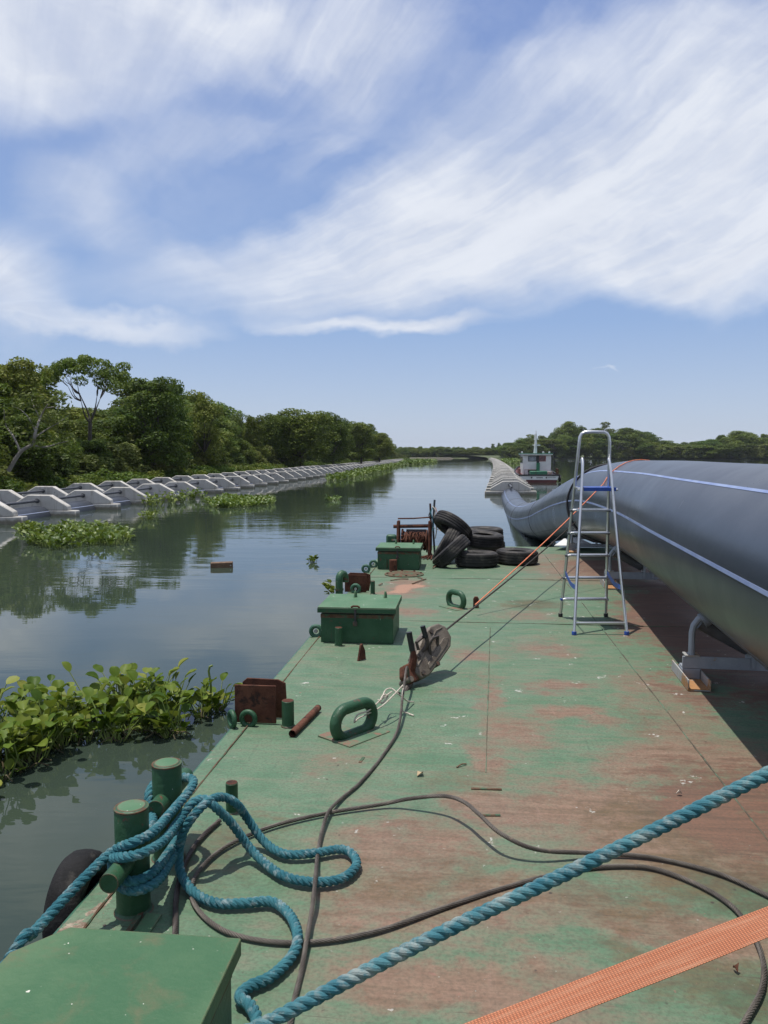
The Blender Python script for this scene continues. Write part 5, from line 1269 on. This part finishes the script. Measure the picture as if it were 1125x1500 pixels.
def inpoly(poly):
    def f(x, y):
        c = False; n = len(poly)
        for i in range(n):
            x0,y0 = poly[i]; x1,y1 = poly[i-1]
            if (y0 > y) != (y1 > y) and x < (x1-x0)*(y-y0)/(y1-y0)+x0: c = not c
        return c
    return f
def wpoly(*uv): return [tuple(P(u,v,WATER)[:2]) for u,v in uv]
def bb(poly): return (min(p_[0] for p_ in poly),max(p_[0] for p_ in poly),min(p_[1] for p_ in poly),max(p_[1] for p_ in poly))
GH = 'floating patches of water hyacinth'
pg = wpoly((-160,1035),(60,1040),(150,1030),(240,1035),(282,1052),(270,1075),(215,1085),(150,1092),(105,1090),(60,1112),(20,1150),(-160,1210))
hyacinth('large floating mat of glossy water hyacinth beside the barge, nearest the camera', inpoly(pg), bb(pg), 150, .108, .31, 3, GH, gaps=.48)
pg = wpoly((286,1035),(318,1034),(330,1046),(300,1055),(284,1048))
hy2 = hyacinth('small clump of water hyacinth with a tall flower stalk against the rusty bracket', inpoly(pg), bb(pg), 7, .10, .28, 4, GH)
oc = P(308,1042,WATER); MB().tube(spline([(oc.x,oc.y,WATER),(oc.x+.01,oc.y,WATER+.25),(oc.x-.01,oc.y,WATER+.42),(oc.x+.03,oc.y,WATER+.455)],.05),.011,6).build('flower_stalk', M['stalk'], hy2, fix=False).location = -Vector(hy2.location)
pg = wpoly((38,797),(60,782),(95,775),(150,776),(188,785),(186,797),(130,803),(70,806))
hyacinth('floating clump of water hyacinth in front of the nearest collars on the left', inpoly(pg), bb(pg), 170, .13, .27, 5, GH, (6,9), dense=False, mat='leaf_mat')
pg = wpoly((18,778),(40,772),(62,776),(50,784),(24,784)); hyacinth('thin strip of water plants just left of the clump before the nearest collars', inpoly(pg), bb(pg), 34, .12, .2, 6, GH, (5,8), dense=False, mat='leaf_mat')
pg = wpoly((302,737),(330,730),(400,733),(400,740),(350,744),(310,744))
hyacinth('flat oblong patch of yellowish green water plants by the middle of the front collars', inpoly(pg), bb(pg), 360, .14, .22, 7, GH, (5,8), dense=False, mat='leaf_mat')
pg = wpoly((470,704),(500,697),(520,692),(560,683),(592,677),(604,677),(580,685),(545,695),(520,701),(490,707))
hyacinth('long belt of floating green plants along the far part of the left pipeline', inpoly(pg), bb(pg), 1000, .28, .42, 8, GH, (4,6), dense=False, mat='leaf_mat')
pg = wpoly((592,676),(640,675.5),(636,678.5),(600,681),(585,683))
hyacinth('far patch of floating plants where the left pipeline bends out of sight', inpoly(pg), bb(pg), 420, .55, .7, 9, GH, (4,6), dense=False, mat='leaf_mat')
pg = wpoly((735,675),(756,674.5),(764,677),(748,680),(738,678))
hyacinth('far patch of floating plants between the right pipeline and the boat', inpoly(pg), bb(pg), 260, .5, .8, 10, GH, (4,6), dense=False, mat='leaf_mat')
pg = wpoly((450,823),(464,821),(464,825),(450,826)); hyacinth('tiny floating sprig alone on open water left of the far hatch box', inpoly(pg), bb(pg), 4, .10, .10, 11, GH, (4,6), dense=False, mat='leaf_mat')
pg = wpoly((478,732),(498,731),(496,735),(480,735)); hyacinth('tiny floating sprig alone on open water beside the reflection of the wood', inpoly(pg), bb(pg), 8, .16, .22, 12, GH, (4,6), dense=False, mat='leaf_mat')
pg = wpoly((206,760),(226,757),(228,762),(210,764)); hyacinth('small floating sprig in front of the third and fourth collars of the front row', inpoly(pg), bb(pg), 9, .14, .3, 13, GH, (4,7), dense=False, mat='leaf_mat')
# sprig caught on the vent pipe
sp0 = P(483,882,.02); rnd = random.Random(4); vs,fs,ti,sv,sf = [],[],[],[],[]
for k in range(16):
    a = rnd.uniform(0,2*PI); q_ = PD(482+rnd.uniform(-6,6), 862+rnd.uniform(-9,9), sp0.y+rnd.uniform(-.05,.05)); rosette_leaf(vs,fs,ti,sv,sf,PD(489,868,sp0.y),q_,.06,rnd,rnd.uniform(.5,1.1))
spg = thing('plant_sprig', 'pale yellowish green sprig of leaves caught on the bent vent pipe', 'plant')
cards('leaves',(vs,fs,ti),M['leaf_water'],spg).data.shade_smooth(); MB().add(sv,sf).build('stalks',M['stalk'],spg,fix=False)
# drifting piece of timber
p_ = P(325,831,WATER); o = MB().box(-.24,.24,-.09,.09,-.04,.115).build('floating_timber', M['rusty_wood'], bevel=.008); o.location = p_; o.rotation_euler = (.03,-.02,.12)
tag(o, 'short block of brown timber floating alone on the open water', 'timber')
MB().cyl((.20,-.092,.05),(.20,-.080,.05),.018,8).build('bolt', M['channel'], o)

# weeds caught between the two rows of collars on the left
for (u,v,k) in ((232,727,'beside the fifth collar of the back row'),(262,722,'beside the sixth collar of the back row'),(286,717,'behind the eighth collar of the front row')):
    p_ = P(u,v+14,WATER); pg = [(p_.x-.6,p_.y-.5),(p_.x+.6,p_.y-.5),(p_.x+.6,p_.y+.5),(p_.x-.6,p_.y+.5)]
    hyacinth('weeds caught between the rows '+k, inpoly(pg), bb(pg), 13, .16, .5, int(u), 'weeds between the collars', (5,8), dense=False, mat='leaf_mat')
# ================================================================== humid summer air
hz = MB().box(-1500,1500,-420,3200,-4.5,46).build('haze', bpy.data.materials.new('humid_air'), smooth=0, fix=False)
hm = hz.data.materials[0]; hm.use_nodes = True; ht_ = hm.node_tree
for n_ in list(ht_.nodes):
    if n_.type == 'BSDF_PRINCIPLED': ht_.nodes.remove(n_)
pv = ht_.nodes.new('ShaderNodeVolumePrincipled'); pv.inputs['Color'].default_value = (.86,.91,1,1); pv.inputs['Density'].default_value = .00009; pv.inputs['Anisotropy'].default_value = .2
ht_.links.new(pv.outputs[0], [n_ for n_ in ht_.nodes if n_.type == 'OUTPUT_MATERIAL'][0].inputs['Volume'])
tag(hz, kind='stuff')
